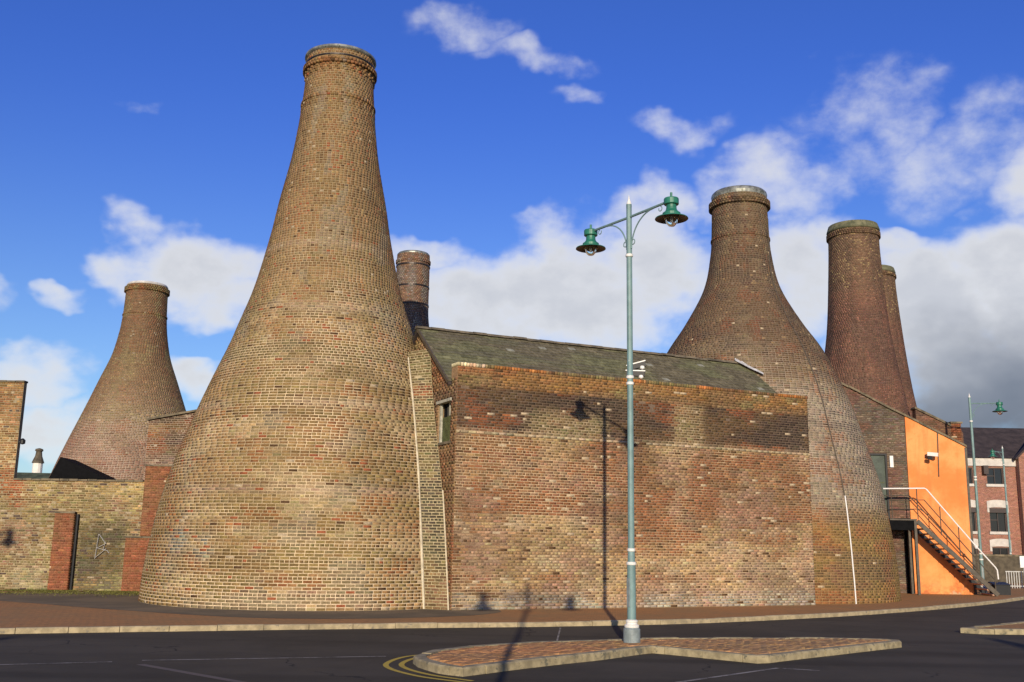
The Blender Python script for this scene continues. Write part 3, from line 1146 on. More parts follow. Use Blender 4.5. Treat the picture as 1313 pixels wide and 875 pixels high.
LK = (-18.54, 50.0)
kiln('brown bottle kiln with pale rim behind the yard wall at the left', LK,
     [(0.1, 4.75), (2.0, 4.45), (4.5, 3.65), (6.0, 3.13), (7.95, 2.38), (9.4, 1.85), (10.65, 1.39), (11.8, 1.15), (12.6, 1.06), (13.4, 1.02), (14.25, 1.0)],
     col_left, mor_right, 0, corbels=((14.05, 0.10, 0.09, False), (12.75, 0.045, 0.03, False)),
     cap=('pale_cap', [(-0.02, 0.0), (0.0, 0.04), (-0.06, 0.13)]))


def col_dark(a, z, n, k):
    f = fbm(a * 0.6, z * 0.8, 61)
    g = fbm(a * 1.3, z * 2.0, 62)
    c = lerp(np.array([0.125, 0.066, 0.047]), np.array([0.175, 0.082, 0.054]), ss(f + 0.3 * crs(k), 0.4, 0.62))
    c = lerp(c, np.array([0.15, 0.105, 0.055]), ss(z, 13.0, 15.0) * 0.6)
    c = lerp(c, DARK, ss(fbm(a * 1.5, z * 0.2, 63), 0.5, 0.7) * 0.55)
    c = jitter(c, n, 0.19, 0.04)
    m_ = (rng.rand(n) < 0.16 * ss(z, 13.6, 14.8)) & (g > 0.5)
    c[m_] = np.array([0.27, 0.19, 0.09])
    return c


def col_rear(a, z, n, k):
    c = lerp(np.array([0.115, 0.058, 0.044]), np.array([0.15, 0.068, 0.048]), ss(fbm(a * 0.6, z * 0.8, 66), 0.4, 0.62))
    return jitter(c, n, 0.16, 0.03)


def mor_dark(a, z, n, k):
    f = fbm(a * 0.7, z * 0.9, 71)
    return lerp(np.array([0.15, 0.095, 0.065]), np.array([0.09, 0.06, 0.045]), ss(f, 0.35, 0.65))


kiln('dark red brown kiln stack with mossy rim behind the orange building', (16.75, 48.0),
     [(0.1, 3.4), (4.0, 2.9), (8.0, 2.12), (11.0, 1.62), (12.8, 1.40), (15.8, 1.22), (17.1, 1.19)],
     col_dark, mor_dark, 0, corbels=((16.9, 0.13, 0.08, False),), cap=('stone_cap', [(0.05, 0.0), (0.07, 0.05), (-0.02, 0.34), (-0.10, 0.36)]))
kiln('dark kiln stack half hidden behind the mossy rimmed stack at the right', (19.66, 54.0),
     [(0.1, 3.8), (4.0, 3.0), (7.5, 2.25), (9.1, 2.0), (10.6, 1.78), (12.7, 1.55), (15.5, 1.32), (16.6, 1.28)],
     col_dark, mor_dark, 0, corbels=((16.45, 0.10, 0.07, False),), cap=('stone_cap', [(0.03, 0.0), (0.05, 0.05), (-0.02, 0.3), (-0.10, 0.32)]))


def col_stack(a, z, n, k):
    c = lerp(np.array([0.20, 0.115, 0.07]), GREY * 0.75, ss(fbm(a * 0.8, z, 81), 0.4, 0.62))
    return jitter(c, n, 0.22, 0.05)


kiln('slim banded kiln stack peeping out behind the tallest kiln', (-4.9, 48.0),
     [(0.1, 3.6), (4.0, 3.0), (8.0, 1.9), (10.5, 1.15), (12.2, 0.86), (13.2, 0.81), (14.4, 0.81), (15.55, 0.80)],
     col_stack, mor_dark, 0, corbels=((15.22, 0.09, 0.05, False),), cap=('copper_cap', [(0.0, 0.0), (0.0, 0.05), (-0.06, 0.12)]),
     bands=((15.0, 0.07, 0.03), (13.95, 0.075, 0.02), (13.05, 0.075, 0.02)))

# iron strap down the flank of the right kiln, its foot painted white
def kiln_line(name, pts, r, mat, parent, off):
    P = []
    for th, z in pts:
        P.append(surfR(np.array([th]), np.array([z]), np.array([off]))[0])
    return B().tube(P, r, 6).build(name, mat, parent)


STRAP = [(-0.45, 14.4), (-0.521, 13.67), (-0.70, 12.8), (-0.796, 12.33), (-0.928, 11.17), (-1.0, 10.31), (-1.045, 9.48), (-1.053, 8.54), (-1.058, 7.65), (-1.068, 6.78), (-1.074, 5.95), (-1.083, 5.0), (-1.088, 4.21), (-1.09, 3.54), (-1.102, 2.42), (-1.111, 1.19), (-1.111, 0.12)]
sz_ = np.array([q[1] for q in STRAP])[::-1]
st_ = np.array([q[0] for q in STRAP])[::-1]
kiln_line('iron_strap', [(float(np.interp(z, sz_, st_)), z) for z in np.arange(14.3, 3.5, -0.25)], 0.020, M['brown_steel'], KR, 0.012)
kiln_line('white_conduit', [(float(np.interp(z, sz_, st_)), z) for z in np.arange(3.54, 0.1, -0.25)] + [(-1.111, 0.1)], 0.022, M['white_rail'], KR, 0.025)

# ------------------------------------------------------------------ the brick building between the kilns
P0 = np.array([-1.45, 27.0, 0.0])
WV = np.array([0.9018, 0.4322, 0.0])          # along the street front
NV = np.array([-0.4322, 0.9018, 0.0])         # into the building
LEN, TOP = 12.15, 6.62
bld = thing('brick_building', 'long windowless red brown brick building with slate roof between two kilns', 'building', (P0[0], P0[1], PAV))


def col_front(u, z, n, k):
    f = fbm(u * 0.55, z * 0.7, 101)
    g = fbm(u * 1.4, z * 2.0, 102)
    h = fbm(u * 0.8, z * 3.5, 103)
    body = lerp(lerp(RED * 0.8, BROWN * 1.2, 0.35 + 0 * u), TAN * 1.1, ss(f + 0.07 * (u - 5) / 6 - 0.10 * ss(z, 2.2, 4.5) + 0.08 * ss(z, 2.6, 0.8) + 0.25 * crs(k), 0.33, 0.66))
    body = lerp(body, BROWN, ss(h, 0.52, 0.66) * 0.6)
    body = lerp(body, CREAM * 0.7, ss(g, 0.58, 0.72) * ss(z, 4.6, 3.0) * 0.45)
    body = lerp(body, PINK * 0.85, ss(fbm(u, z * 1.5, 107), 0.52, 0.66) * 0.6)
    body = lerp(body, DARK * 2.2, ss(fbm(u * 0.9, z * 1.3, 108), 0.6, 0.72) * 0.5)
    # old sooty band under the parapet, patched in places
    soot = lerp(BROWN * 0.55, DARK * 0.9, ss(fbm(u * 0.7, z * 2.2, 104), 0.34, 0.54))
    soot = lerp(soot, RED * 0.6, ss(fbm(u * 0.8, z * 1.6, 105), 0.52, 0.66))
    wv_ = 0.5 * (fbm(u * 1.3, z * 1.3, 111) - 0.5)
    patch = np.maximum(ss(np.abs(u - 3.4 + 2 * wv_), 1.6, 1.0) * ss(z + wv_, 5.6, 5.25), ss(np.abs(u - 7.55 + wv_), 0.62, 0.45))
    soot = lerp(soot, lerp(OLIVE * 1.0, TAN * 0.8, ss(g, 0.4, 0.6)), patch * 0.6)
    band = ss(z, 4.72, 4.84) * ss(z, 6.06, 5.94)
    c = lerp(body, soot, band * 0.93)
    par = lerp(ORANGE * np.array([0.62, 0.72, 0.8]), BROWN * 1.05, ss(fbm(u * 0.7, z * 2.5, 106), 0.40, 0.58))
    par = lerp(par, OLIVE * 0.8, ss(fbm(u * 0.8, z * 1.6, 109), 0.54, 0.66) * 0.8)
    c = lerp(c, par, ss(z, 5.98, 6.04))
    st = ss(fbm(u * 2.6, z * 0.22, 112), 0.52, 0.68) * ss(z, 2.6, 4.6) * ss(z, 6.5, 6.0)
    c = lerp(c, BROWN * 0.45, st * 0.55)
    c = lerp(c, BROWN * 0.6, ss(u, 0.55, 0.1) * ss(fbm(u * 2, z * 0.5, 113), 0.3, 0.5) * 0.55)
    c = lerp(c, CREAM * 0.8, ss(np.abs(z - 4.77), 0.05, 0.03) * 0.6)
    c = lerp(c, GREY * 1.25, ss(z, 0.75, 0.25) * ss(fbm(u * 1.1, z * 2, 110), 0.36, 0.58) * 0.8)
    c = lerp(c, RED * 0.95, ss(z, 6.25, 6.4) * ss(u, 1.9, 1.2) * 0.7)
    c = lerp(c, CREAM * 0.75, ss(z, 6.50, 6.55) * ss(u, 0.9, 0.7))
    c = lerp(c, c * 1.18, ss(z, 3.4, 1.2) * ss(u, 1.0, 4.5))
    c = jitter(c * np.array([0.88, 0.96, 0.94]), n, 0.16, 0.04)
    c = sprinkle(c, n, 0.018, CREAM * 0.7)
    return sprinkle(c, n, 0.025, BROWN * 0.5)


def mor_front(u, z, n, k):
    f = fbm(u * 0.8, z * 0.9, 121)
    c = lerp(np.array([0.46, 0.34, 0.21]), np.array([0.24, 0.165, 0.105]), ss(f + 0.05 * ss(z, 3, 5), 0.40, 0.58))
    soot = np.array([0.14, 0.10, 0.07])
    patch = np.maximum(ss(np.abs(u - 3.4), 1.5, 1.1) * ss(z, 5.55, 5.3), ss(np.abs(u - 7.55), 0.62, 0.5))
    c = lerp(c, lerp(np.tile(soot, (n, 1)), np.array([0.36, 0.28, 0.175]), patch * 0.9), ss(z, 4.74, 4.84) * ss(z, 6.0, 5.9))
    return lerp(c, np.array([0.30, 0.19, 0.10]), ss(z, 5.9, 6.1))


sF = plane_surf(P0, WV, -NV)
fwall = link('front_wall', None, bld, P0 + [0, 0, PAV])
HOLE = []
rowsF = [(a, b, [(0.0, LEN)], 1.0) for a, b in courses(PAV, TOP - 0.11, 0.0755)]


def proudF(u, z, k):
    return np.where(np.abs(z - 4.77) < 0.04, 0.025, 0) + np.where(z > 6.0, 0.012, 0) + np.where(z < 4.77, 0.004, 0) + 0.012 * (fbm(u * 0.5, z * 0.5, 130) - 0.5)


lay(sF, rowsF, col_front, fwall, 300, 0.226, 0.013, 0.045, 0.0045, 3, 'brickwork', proudF)
backing('mortar_bed', sF, 0.0, LEN, PAV - 0.05, TOP - 0.11, mor_front, fwall, d=-0.010, thick=0.42)
# brick-on-edge coping, uneven along its length
cop = [(TOP - 0.11 + 0.0, TOP, [(-0.02, LEN + 0.02)], 1.0)]


def col_cop(u, z, n, k):
    c = lerp(BROWN * 0.8, OLIVE * 0.7, ss(fbm(u * 0.7, z, 140), 0.4, 0.6))
    c = lerp(c, ORANGE * 0.7, ss(fbm(u * 1.2, z, 141), 0.55, 0.65))
    c = lerp(c, CREAM * 0.85, ss(u, 0.95, 0.7))
    return jitter(c, n, 0.25)


def sCop(u, z, d):
    return sF(u, z + 0.03 * (fbm(u * 0.6, 0 * u, 142) - 0.5) * (z > TOP - 0.06), d)


lay(sCop, cop, col_cop, fwall, 0, 0.09, 0.014, 0.42, 0.006, 0, 'coping_bricks', lambda u, z, k: 0.015 + 0 * u, seed_off=1.0)
# right end of the wall, showing above the kiln shoulder
sE = plane_surf(P0 + WV * LEN, NV, WV)
endw = link('end_return', None, bld, P0 + WV * LEN + [0, 0, PAV])
lay(sE, [(a, b, [(0.0, 0.42)], 1.0) for a, b in courses(PAV, TOP - 0.11, 0.0755)], col_front, endw, 0, 0.226, 0.013, 0.03, 0.003, 3)

# gable end with its shuttered opening
RIDGE_N, RIDGE_Z, EAVE_N, EAVE_Z = 3.0, 8.12, 0.55, 6.28
slope = (RIDGE_Z - EAVE_Z) / (RIDGE_N - EAVE_N)
sG = plane_surf(P0 - WV * 0.012, -NV, -WV)      # u runs from the back (-) to the street corner (0)
gtop = lambda n_: EAVE_Z + slope * (n_ - EAVE_N) if n_ < RIDGE_N else RIDGE_Z - slope * (n_ - RIDGE_N)
gwall = link('gable_wall', None, bld, P0 + [0, 0, PAV])
SH = (-1.32, -0.40, 4.50, 5.62)


def gspan(z):
    n0, n1 = 0.0, 5.9
    if z > EAVE_Z - 0.05:
        n0 = EAVE_N + (z + 0.05 - EAVE_Z) / slope
        n1 = 2 * RIDGE_N - n0
    if n1 - n0 < 0.1:
        return []
    s = [(-n1, -n0)]
    return cut(s, [SH], z)


def col_gable(u, z, n, k):
    c = lerp(BROWN * 1.05, TAN * 0.7, ss(fbm(u, z, 151), 0.4, 0.62))
    c = lerp(c, RED * 0.7, ss(fbm(u * 1.5, z * 1.5, 152), 0.52, 0.64) * 0.6)
    c = lerp(c, DARK * 1.6, ss(np.abs(z - 5.75), 0.3, 0.1) * 0.6)
    return jitter(c, n, 0.22)


lay(sG, [(a, b, gspan((a + b) / 2), 1.0) for a, b in courses(PAV, 8.02, 0.0755) if gspan((a + b) / 2)], col_gable, gwall, 0, 0.226, 0.012, 0.04, 0.0035, 3)
# the bed behind, in two triangles meeting at the ridge, cut round the opening
pg = lambda n_, z, d: (P0 - WV * (d) + NV * n_ + np.array([0, 0, z]))
b = B()
for (na, nb, za, zb) in ((0.02, 0.40, PAV, None), (0.40, 1.32, PAV, 4.50), (0.40, 1.32, 5.62, None), (1.32, 3.0, PAV, None), (3.0, 5.9, PAV, None)):
    ta = (lambda q: gtop(q) - 0.06) if zb is None else (lambda q: zb)
    if na < EAVE_N and zb is None:
        pts = [na, min(nb, EAVE_N), nb] if nb > EAVE_N else [na, nb]
    else:
        pts = [na, nb]
    for i in range(len(pts) - 1):
        a_, c_ = pts[i], pts[i + 1]
        za_, zc_ = min(ta(a_), 9), min(ta(c_), 9)
        if na < EAVE_N and zb is None and a_ < EAVE_N:
            za_ = max(za_, EAVE_Z - 0.1)
        v = [pg(a_, za, 0.002), pg(c_, za, 0.002), pg(c_, zc_, 0.002), pg(a_, za_, 0.002), pg(a_, za, -0.3), pg(c_, za, -0.3), pg(c_, zc_, -0.3), pg(a_, za_, -0.3)]
        b.add(v, [(0, 3, 2, 1), (4, 5, 6, 7), (0, 1, 5, 4), (1, 2, 6, 5), (2, 3, 7, 6), (3, 0, 4, 7)])
b.build('mortar_bed', M['mortar'], gwall, cols=np.tile(np.array([0.26, 0.18, 0.10]), (len(b.v), 1)))

win = link('shuttered_window', None, bld, pg(0.86, 4.5, -0.1))
bs = B()
for i in range(5):
    n_a = 0.42 + i * 0.178
    bs2 = B()
    v = [pg(n_a, 4.53, -0.10), pg(n_a + 0.168, 4.53, -0.10), pg(n_a + 0.168, 5.22, -0.10), pg(n_a, 5.22, -0.10), pg(n_a, 4.53, -0.14), pg(n_a + 0.168, 4.53, -0.14), pg(n_a + 0.168, 5.22, -0.14), pg(n_a, 5.22, -0.14)]
    bs2.add(v, [(0, 3, 2, 1), (4, 5, 6, 7), (0, 1, 5, 4), (1, 2, 6, 5), (2, 3, 7, 6), (3, 0, 4, 7)])
    bs2.build('shutter_board', M['green_shutter'], win)


def gbox(na, nb, za, zb, d0, d1):
    v = [pg(na, za, d0), pg(nb, za, d0), pg(nb, zb, d0), pg(na, zb, d0), pg(na, za, d1), pg(nb, za, d1), pg(nb, zb, d1), pg(na, zb, d1)]
    return B().add(v, [(0, 3, 2, 1), (4, 5, 6, 7), (0, 1, 5, 4), (1, 2, 6, 5), (2, 3, 7, 6), (3, 0, 4, 7)])


gbox(0.41, 1.31, 5.24, 5.60, -0.16, -0.18).build('pane', M['pane'], win)
gbox(0.72, 0.78, 5.24, 5.60, -0.10, -0.15).build('mullion', M['pale_wood'], win)
gbox(0.34, 1.40, 5.60, 5.68, 0.05, -0.12).build('lintel', M['pale_wood'], win)
gbox(0.36, 1.36, 4.44, 4.51, 0.04, -0.12).build('sill', M['coping'], win)
gbox(1.22, 1.30, 4.52, 5.60, -0.03, -0.09).build('frame', M['pale_wood'], win)

# sloping buttress that fills the gap between gable and big kiln, with pale mortar fillets
BL = np.array([(-2.158, 27.395, 0.083), (-2.224, 27.36, 0.918), (-2.31, 27.488, 1.924), (-2.493, 27.903, 3.81), (-2.791, 28.691, 5.945), (-2.995, 29.239, 7.058), (-3.03, 29.40, 7.45)])
BR = np.array([(-1.529, 27.095, 0.092), (-1.639, 27.325, 1.329), (-1.802, 27.665, 3.112), (-2.0, 28.08, 4.456), (-2.15, 28.392, 5.38), (-2.266, 28.632, 6.372), (-2.352, 28.812, 7.244), (-2.39, 28.89, 7.5)])


def edge(Pp, z):
    return np.stack([np.interp(z, Pp[:, 2], Pp[:, 0]), np.interp(z, Pp[:, 2], Pp[:, 1]), z], -1)


def sBut(u, z, d):
    u, z, d = np.broadcast_arrays(np.asarray(u, float), np.asarray(z, float), np.asarray(d, float))
    a, c_ = edge(BL, z), edge(BR, z)
    dirn = c_ - a
    nn = np.stack([dirn[..., 1], -dirn[..., 0], 0 * z], -1)
    nn /= np.linalg.norm(nn, axis=-1)[..., None]
    return a + dirn * u[..., None] / 0.68 + nn * (d + 0.03)[..., None]


but = link('buttress', None, bld, (-1.9, 27.3, PAV))


def col_but(u, z, n, k):
    c = lerp(np.array([0.075, 0.062, 0.038]), OLIVE * 0.55, ss(fbm(u * 2, z, 161), 0.4, 0.6))
    c = lerp(c, RED * 0.75, ss(np.abs(z - 6.05), 0.25, 0.1) * 0.6)
    c = lerp(c, BROWN * 1.2, ss(z, 1.5, 0.6) * 0.6)
    return jitter(c, n, 0.25)


lay(sBut, [(a, b_, [(0.0, 0.68)], 1.0) for a, b_ in courses(PAV, 7.3, 0.078)], col_but, but, 300, 0.226, 0.016, 0.04, 0.004, 5)
zz_ = np.linspace(0.08, 7.3, 40)
A_, C_ = sBut(0.0, zz_, -0.012), sBut(0.68, zz_, -0.012)
back_l, back_r = A_ + np.array([-0.55, 0.9, 0]), C_ + np.array([-0.3, 0.9, 0])
Vb = np.concatenate([A_, C_, back_r, back_l])
Fb = []
for i in range(39):
    for q in range(4):
        p_, q_ = q * 40, ((q + 1) % 4) * 40
        Fb.append((p_ + i, q_ + i, q_ + i + 1, p_ + i + 1))
Fb.append((39, 79, 119, 159))
mesh_obj('mortar_bed', Vb, Fb, M['mortar'], but, None, np.tile(np.array([0.38, 0.31, 0.18]), (160, 1)))
ze = np.linspace(0.1, 7.1, 36)
wob = lambda s: np.stack([0.012 * (fbm(ze * 1.3, 0 * ze, s) - 0.5), 0 * ze, 0 * ze], -1)
B().tube(list(sBut(-0.015, ze, 0.012) + wob(171)), [0.034 - 0.0015 * q + 0.012 * fbm(q * 0.9, 0.3, 5) for q in ze], 7).build('mortar_fillet', M['seam'], but)
ze2 = np.linspace(0.1, 3.2, 18)
B().tube(list(sBut(0.695, ze2, 0.0)), 0.022, 6).build('mortar_fillet', M['seam'], but)

# slate roof, slates laid one by one
roof = link('roof', None, bld, P0 + WV * 6 + NV * 3 + [0, 0, EAVE_Z])
RL = 12.10
pr = lambda u, n_, z: P0 + WV * u + NV * n_ + np.array([0, 0, z])
b = B()
u0_, u1_ = -0.10, RL
for (na, za, nb, zb) in ((EAVE_N - 0.15, EAVE_Z - 0.15 * slope, RIDGE_N, RIDGE_Z), (2 * RIDGE_N - EAVE_N + 0.15, EAVE_Z - 0.15 * slope, RIDGE_N, RIDGE_Z)):
    b.add([pr(u0_, na, za - 0.03), pr(u1_, na, za - 0.03), pr(u1_, nb, zb - 0.03), pr(u0_, nb, zb - 0.03), pr(u0_, na, za - 0.13), pr(u1_, na, za - 0.13), pr(u1_, nb, zb - 0.13), pr(u0_, nb, zb - 0.13)],
          [(0, 1, 2, 3), (7, 6, 5, 4), (0, 4, 5, 1), (1, 5, 6, 2), (3, 2, 6, 7), (0, 3, 7, 4)])
b.build('roof_deck', M['far_roof'], roof)
sl_len = math.hypot(RIDGE_N - EAVE_N + 0.15, RIDGE_Z - EAVE_Z + 0.15 * slope)
nrow = 17
ex = sl_len / nrow
dv = np.array([0, RIDGE_N - EAVE_N, RIDGE_Z - EAVE_Z]); dv = dv / np.linalg.norm(dv)
nrm2 = np.array([-dv[2], dv[1]])
V, F, Cc = [], [], []
for side in (0, 1):
    for r_ in range(nrow):
        x = -0.12 + (0.125 if r_ % 2 else 0) - 0.1
        while x < RL:
            wd = 0.25
            s0 = r_ * ex - 0.02 + rng.randn() * 0.006
            s1 = s0 + ex * 1.35
            lift0, lift1 = 0.020 + abs(rng.randn()) * 0.004, 0.004
            q = []
            for (uu_, s_, lf) in ((x + 0.004, s0, lift0), (x + wd - 0.004, s0, lift0 + rng.randn() * 0.002), (x + wd - 0.004, s1, lift1), (x + 0.004, s1, lift1)):
                for th_ in (0, -0.010):
                    n_ = EAVE_N - 0.15 + s_ * dv[1] + nrm2[0] * (lf + th_)
                    z_ = EAVE_Z - 0.15 * slope + s_ * dv[2] + nrm2[1] * (lf + th_) - 0.028
                    if side:
                        n_ = 2 * RIDGE_N - n_
                    q.append(pr(max(-0.12, min(uu_, RL)), n_, z_))
            k = len(V)
            V += q
            F += [(k, k + 2, k + 4, k + 6), (k + 1, k, k + 6, k + 7), (k, k + 1, k + 3, k + 2), (k + 2, k + 3, k + 5, k + 4)]
            f_ = float(fbm(x * 0.7, r_ * 0.35, 181)); g_ = float(fbm(x * 0.25, r_ * 0.5, 182))
            c_ = lerp(np.array([0.125, 0.108, 0.066]), np.array([0.135, 0.132, 0.068]), ss(f_, 0.38, 0.6)) * math.exp(rng.randn() * 0.13)
            c_ = lerp(c_, np.array([0.085, 0.072, 0.058]), ss(g_, 0.50, 0.68) * 0.45)
            if rng.rand() < 0.02:
                c_ = np.array([0.24, 0.235, 0.18])
            Cc += [c_] * 8
            x += wd
mesh_obj('slates', V, F, M['slate'], roof, None, np.array(Cc), kind='stuff')
for i in range(30):
    ua, ub = -0.14 + i * 0.46, -0.14 + (i + 1) * 0.46 - 0.012
    if ub > RL:
        break
    dz = rng.randn() * 0.006
    v = []
    for uq in (ua, ub):
        for (dn, dz2) in ((-0.14, -0.085), (-0.05, 0.0), (0.05, 0.0), (0.14, -0.085)):
            v.append(pr(uq, RIDGE_N + dn, RIDGE_Z + 0.035 + dz + dz2))
    B().add(v, [(0, 4, 5, 1), (1, 5, 6, 2), (2, 6, 7, 3), (0, 1, 2, 3), (7, 6, 5, 4)]).build('ridge_tile', M['coping'], roof)
# lead flashing where the slates meet the kiln
fl = []
for s_ in np.linspace(0.72, 1.02, 14):
    n_ = EAVE_N + s_ * (RIDGE_N - EAVE_N)
    z_ = EAVE_Z + slope * (n_ - EAVE_N)
    # find where this roof line meets the kiln
    for uq in np.arange(7.0, 14.0, 0.02):
        q = pr(uq, n_, z_)
        if math.hypot(q[0] - RK[0], q[1] - RK[1]) < float(RR(z_)) + 0.02:
            fl.append(q)
            break
if len(fl) > 3:
    fl = np.array(fl)
    v = []
    for i, q in enumerate(fl):
        out = np.array([q[0] - RK[0], q[1] - RK[1], 0]); out /= np.linalg.norm(out)
        j = rng.randn() * 0.015
        v += [q + out * (0.16 + j) + [0, 0, 0.035], q + out * 0.02 + [0, 0, 0.14 + j], q - out * 0.1 + [0, 0, 0.16]]
    f_ = []
    for i in range(len(fl) - 1):
        f_ += [(3 * i, 3 * i + 3, 3 * i + 4, 3 * i + 1), (3 * i + 1, 3 * i + 4, 3 * i + 5, 3 * i + 2)]
    mesh_obj('lead_flashing', v, f_, M['lead'], roof)
# verge board on the gable
b = B()
b.bar(pr(-0.10, EAVE_N - 0.1, EAVE_Z - 0.1 * slope - 0.06), pr(-0.10, RIDGE_N, RIDGE_Z - 0.06), 0.05, 0.10)
b.build('verge_board', M['brown_steel'], roof)

# ------------------------------------------------------------------ yard wall at the left
YW = 33.6
yard = thing('yard_wall', 'patched yellow brown brick yard wall with raised end and red piers left of the tallest kiln', 'wall', (-13.5, YW, PAV))
sY = plane_surf((0, YW, 0), (1, 0, 0), (0, -1, 0))


def col_yard(u, z, n, k):
    f = fbm(u * 0.8, z * 0.9, 201)
    g = fbm(u * 1.6, z * 2.0, 202)
    c = lerp(TAN * 1.05, OLIVE * 1.1, ss(f, 0.38, 0.6))
    c = lerp(c, BROWN, ss(g, 0.52, 0.66) * 0.6)
    c = lerp(c, PINK * 0.8, ss(fbm(u, z, 203), 0.55, 0.66) * 0.6)
    c = lerp(c, np.array([0.44, 0.33, 0.13]), ss(z, 2.5, 2.8) * ss(z, 3.65, 3.5) * ss(u, -16.1, -15.7) * ss(f, 0.62, 0.42) * 0.8)
    c = lerp(c, RED * 1.1, ss(u, -15.75, -16.1) * ss(z, 2.2, 2.7) * ss(z, 4.2, 3.7) * ss(g, 0.4, 0.55) * 0.8)
    c = lerp(c, np.array([0.46, 0.42, 0.28]), ss(z, 1.2, 0.5) * ss(np.abs(u + 15.5), 0.6, 0.3) * 0.5)
    dark = ss(u, -14.08, -14.0) * ss(u, -12.3, -12.4) * ss(z, 2.35, 2.2)
    c = lerp(c, lerp(np.array([0.095, 0.085, 0.05]), OLIVE * 0.7, ss(g, 0.4, 0.6)), dark * ss(z, 0.3, 0.9) * 0.95)
    c = lerp(c, RED * 0.9, ss(u, -16.0, -16.25) * ss(z, 3.0, 3.2) * ss(z, 4.1, 3.8) * 0.7)
    c = lerp(c, np.array([0.26, 0.27, 0.12]), ss(z, 0.9, 0.3) * ss(g, 0.4, 0.55) * 0.6)
    c = lerp(c, BROWN * 0.8, ss(np.abs(z - 2.95), 0.12, 0.06) * ss(np.abs(u + 15.5), 0.8, 0.6) * 0.7)
    c = lerp(c, ORANGE * 0.7, ss(z, 5.9, 6.4) * ss(fbm(u * 1.2, z * 2, 205), 0.5, 0.6) * 0.8)
    c = c * lerp(np.array([0.78, 0.77, 0.74]), np.array([0.80, 0.68, 0.58]), ss(z, 3.4, 4.4))
    c = jitter(c, n, 0.23, 0.06)
    c = sprinkle(c, n, 0.03, CREAM * 0.6)
    return sprinkle(c, n, 0.04, DARK * 1.8)


def mor_yard(u, z, n, k):
    c = lerp(np.array([0.40, 0.32, 0.18]), np.array([0.25, 0.2, 0.12]), ss(fbm(u, z, 211), 0.4, 0.6))
    dark = ss(u, -14.08, -14.0) * ss(u, -12.3, -12.4) * ss(z, 2.35, 2.2)
    return lerp(c, np.array([0.13, 0.11, 0.07]), dark)


YT = 3.60


def yspan(z):
    if z < YT:
        return [(-19.0, -9.3)]
    return [(-19.0, -16.30)]


lay(sY, [(a, b_, yspan((a + b_) / 2), 1.0) for a, b_ in courses(PAV, 6.84, 0.0765)], col_yard, yard, 300, 0.228, 0.014, 0.04, 0.006, 3)
backing('mortar_bed', sY, -19.0, -16.30, PAV - 0.05, 6.84, mor_yard, yard, d=-0.010, thick=0.20)
backing('mortar_bed', sY, -16.30, -9.3, PAV - 0.05, YT, mor_yard, yard, d=-0.010, thick=0.4)
for (a_, b_, z_) in ((-19.0, -16.26, 6.84), (-16.28, -12.02, YT)):
    n_ = int((b_ - a_) / 0.30)
    for i in range(n_):
        xa, xb = a_ + (b_ - a_) * i / n_, a_ + (b_ - a_) * (i + 1) / n_ - 0.012
        dz = rng.randn() * 0.008
        B().box((xa, YW - 0.05 + rng.randn() * 0.008, z_), (xb, YW + (0.22 if z_ > 5 else 0.44), z_ + 0.06 + dz)).build('coping_brick', M['coping'], yard)


def col_redpier(u, z, n, k):
    c = lerp(np.array([0.235, 0.085, 0.042]), np.array([0.19, 0.095, 0.045]), ss(fbm(u, z, 221), 0.4, 0.6))
    c = lerp(c, BROWN, ss(fbm(u * 2, z * 2, 222), 0.56, 0.68) * 0.6)
    return sprinkle(jitter(c, n, 0.2, 0.06), n, 0.012, CREAM * 0.8)


def red_mortar(u, z, n, k):
    return np.tile(np.array([0.24, 0.11, 0.06]), (n, 1))


def pier(label, ua, ub, za, zb, out):
    pr_ = link('red_pier', None, yard, (ua, YW, za))
    s1 = plane_surf((ua, YW - out, 0), (1, 0, 0), (0, -1, 0))
    lay(s1, [(a, b2, [(0.0, ub - ua)], 1.0) for a, b2 in courses(za, zb, 0.0765)], col_redpier, pr_, 0, 0.228, 0.010, out - 0.01, 0.003, 1)
    s2 = plane_surf((ub - 0.0, YW - out + 0.02, 0), (0, 1, 0), (1, 0, 0))
    lay(s2, [(a, b2, [(0.0, out - 0.03)], 1.0) for a, b2 in courses(za, zb, 0.0765)], col_redpier, pr_, 0, 0.228, 0.010, 0.02, 0.002, 1)
    backing('mortar_bed', s1, 0.012, ub - ua - 0.012, za, zb - 0.005, red_mortar, pr_, d=-0.009, thick=max(0.03, out - 0.03), nu=2, nz=2)
    B().box((ua - 0.02, YW - out - 0.02, zb), (ub + 0.02, YW - 0.012, zb + 0.05)).build('cap_course', M['coping'], pr_)
    return pr_


pier('', -14.76, -14.12, PAV, 2.55, 0.16)
pier('', -12.42, -9.5, PAV, 1.80, 0.10)
pier('', -11.98, -9.4, 1.86, 4.12, 0.07)
B().tube([(-14.04, YW - 0.07, 0.1), (-14.04, YW - 0.07, 2.52)], 0.045, 8).build('drain_pipe', M['black'], yard)
# white sprayed mark on the blocked panel
gm = B()
for (xa, za, xb, zb) in ((-13.36, 1.12, -13.30, 1.90), (-13.30, 1.90, -13.05, 1.60), (-13.05, 1.60, -13.32, 1.46), (-13.33, 1.46, -12.98, 1.38), (-13.36, 1.14, -13.02, 1.44), (-13.06, 1.66, -13.12, 1.40), (-12.98, 1.38, -12.92, 1.30)):
    gm.bar((xa, YW - 0.030, za), (xb, YW - 0.030, zb), 0.006, 0.10, up=(0, 1, 0))
gm.build('sprayed_mark', M['graffiti'], yard)
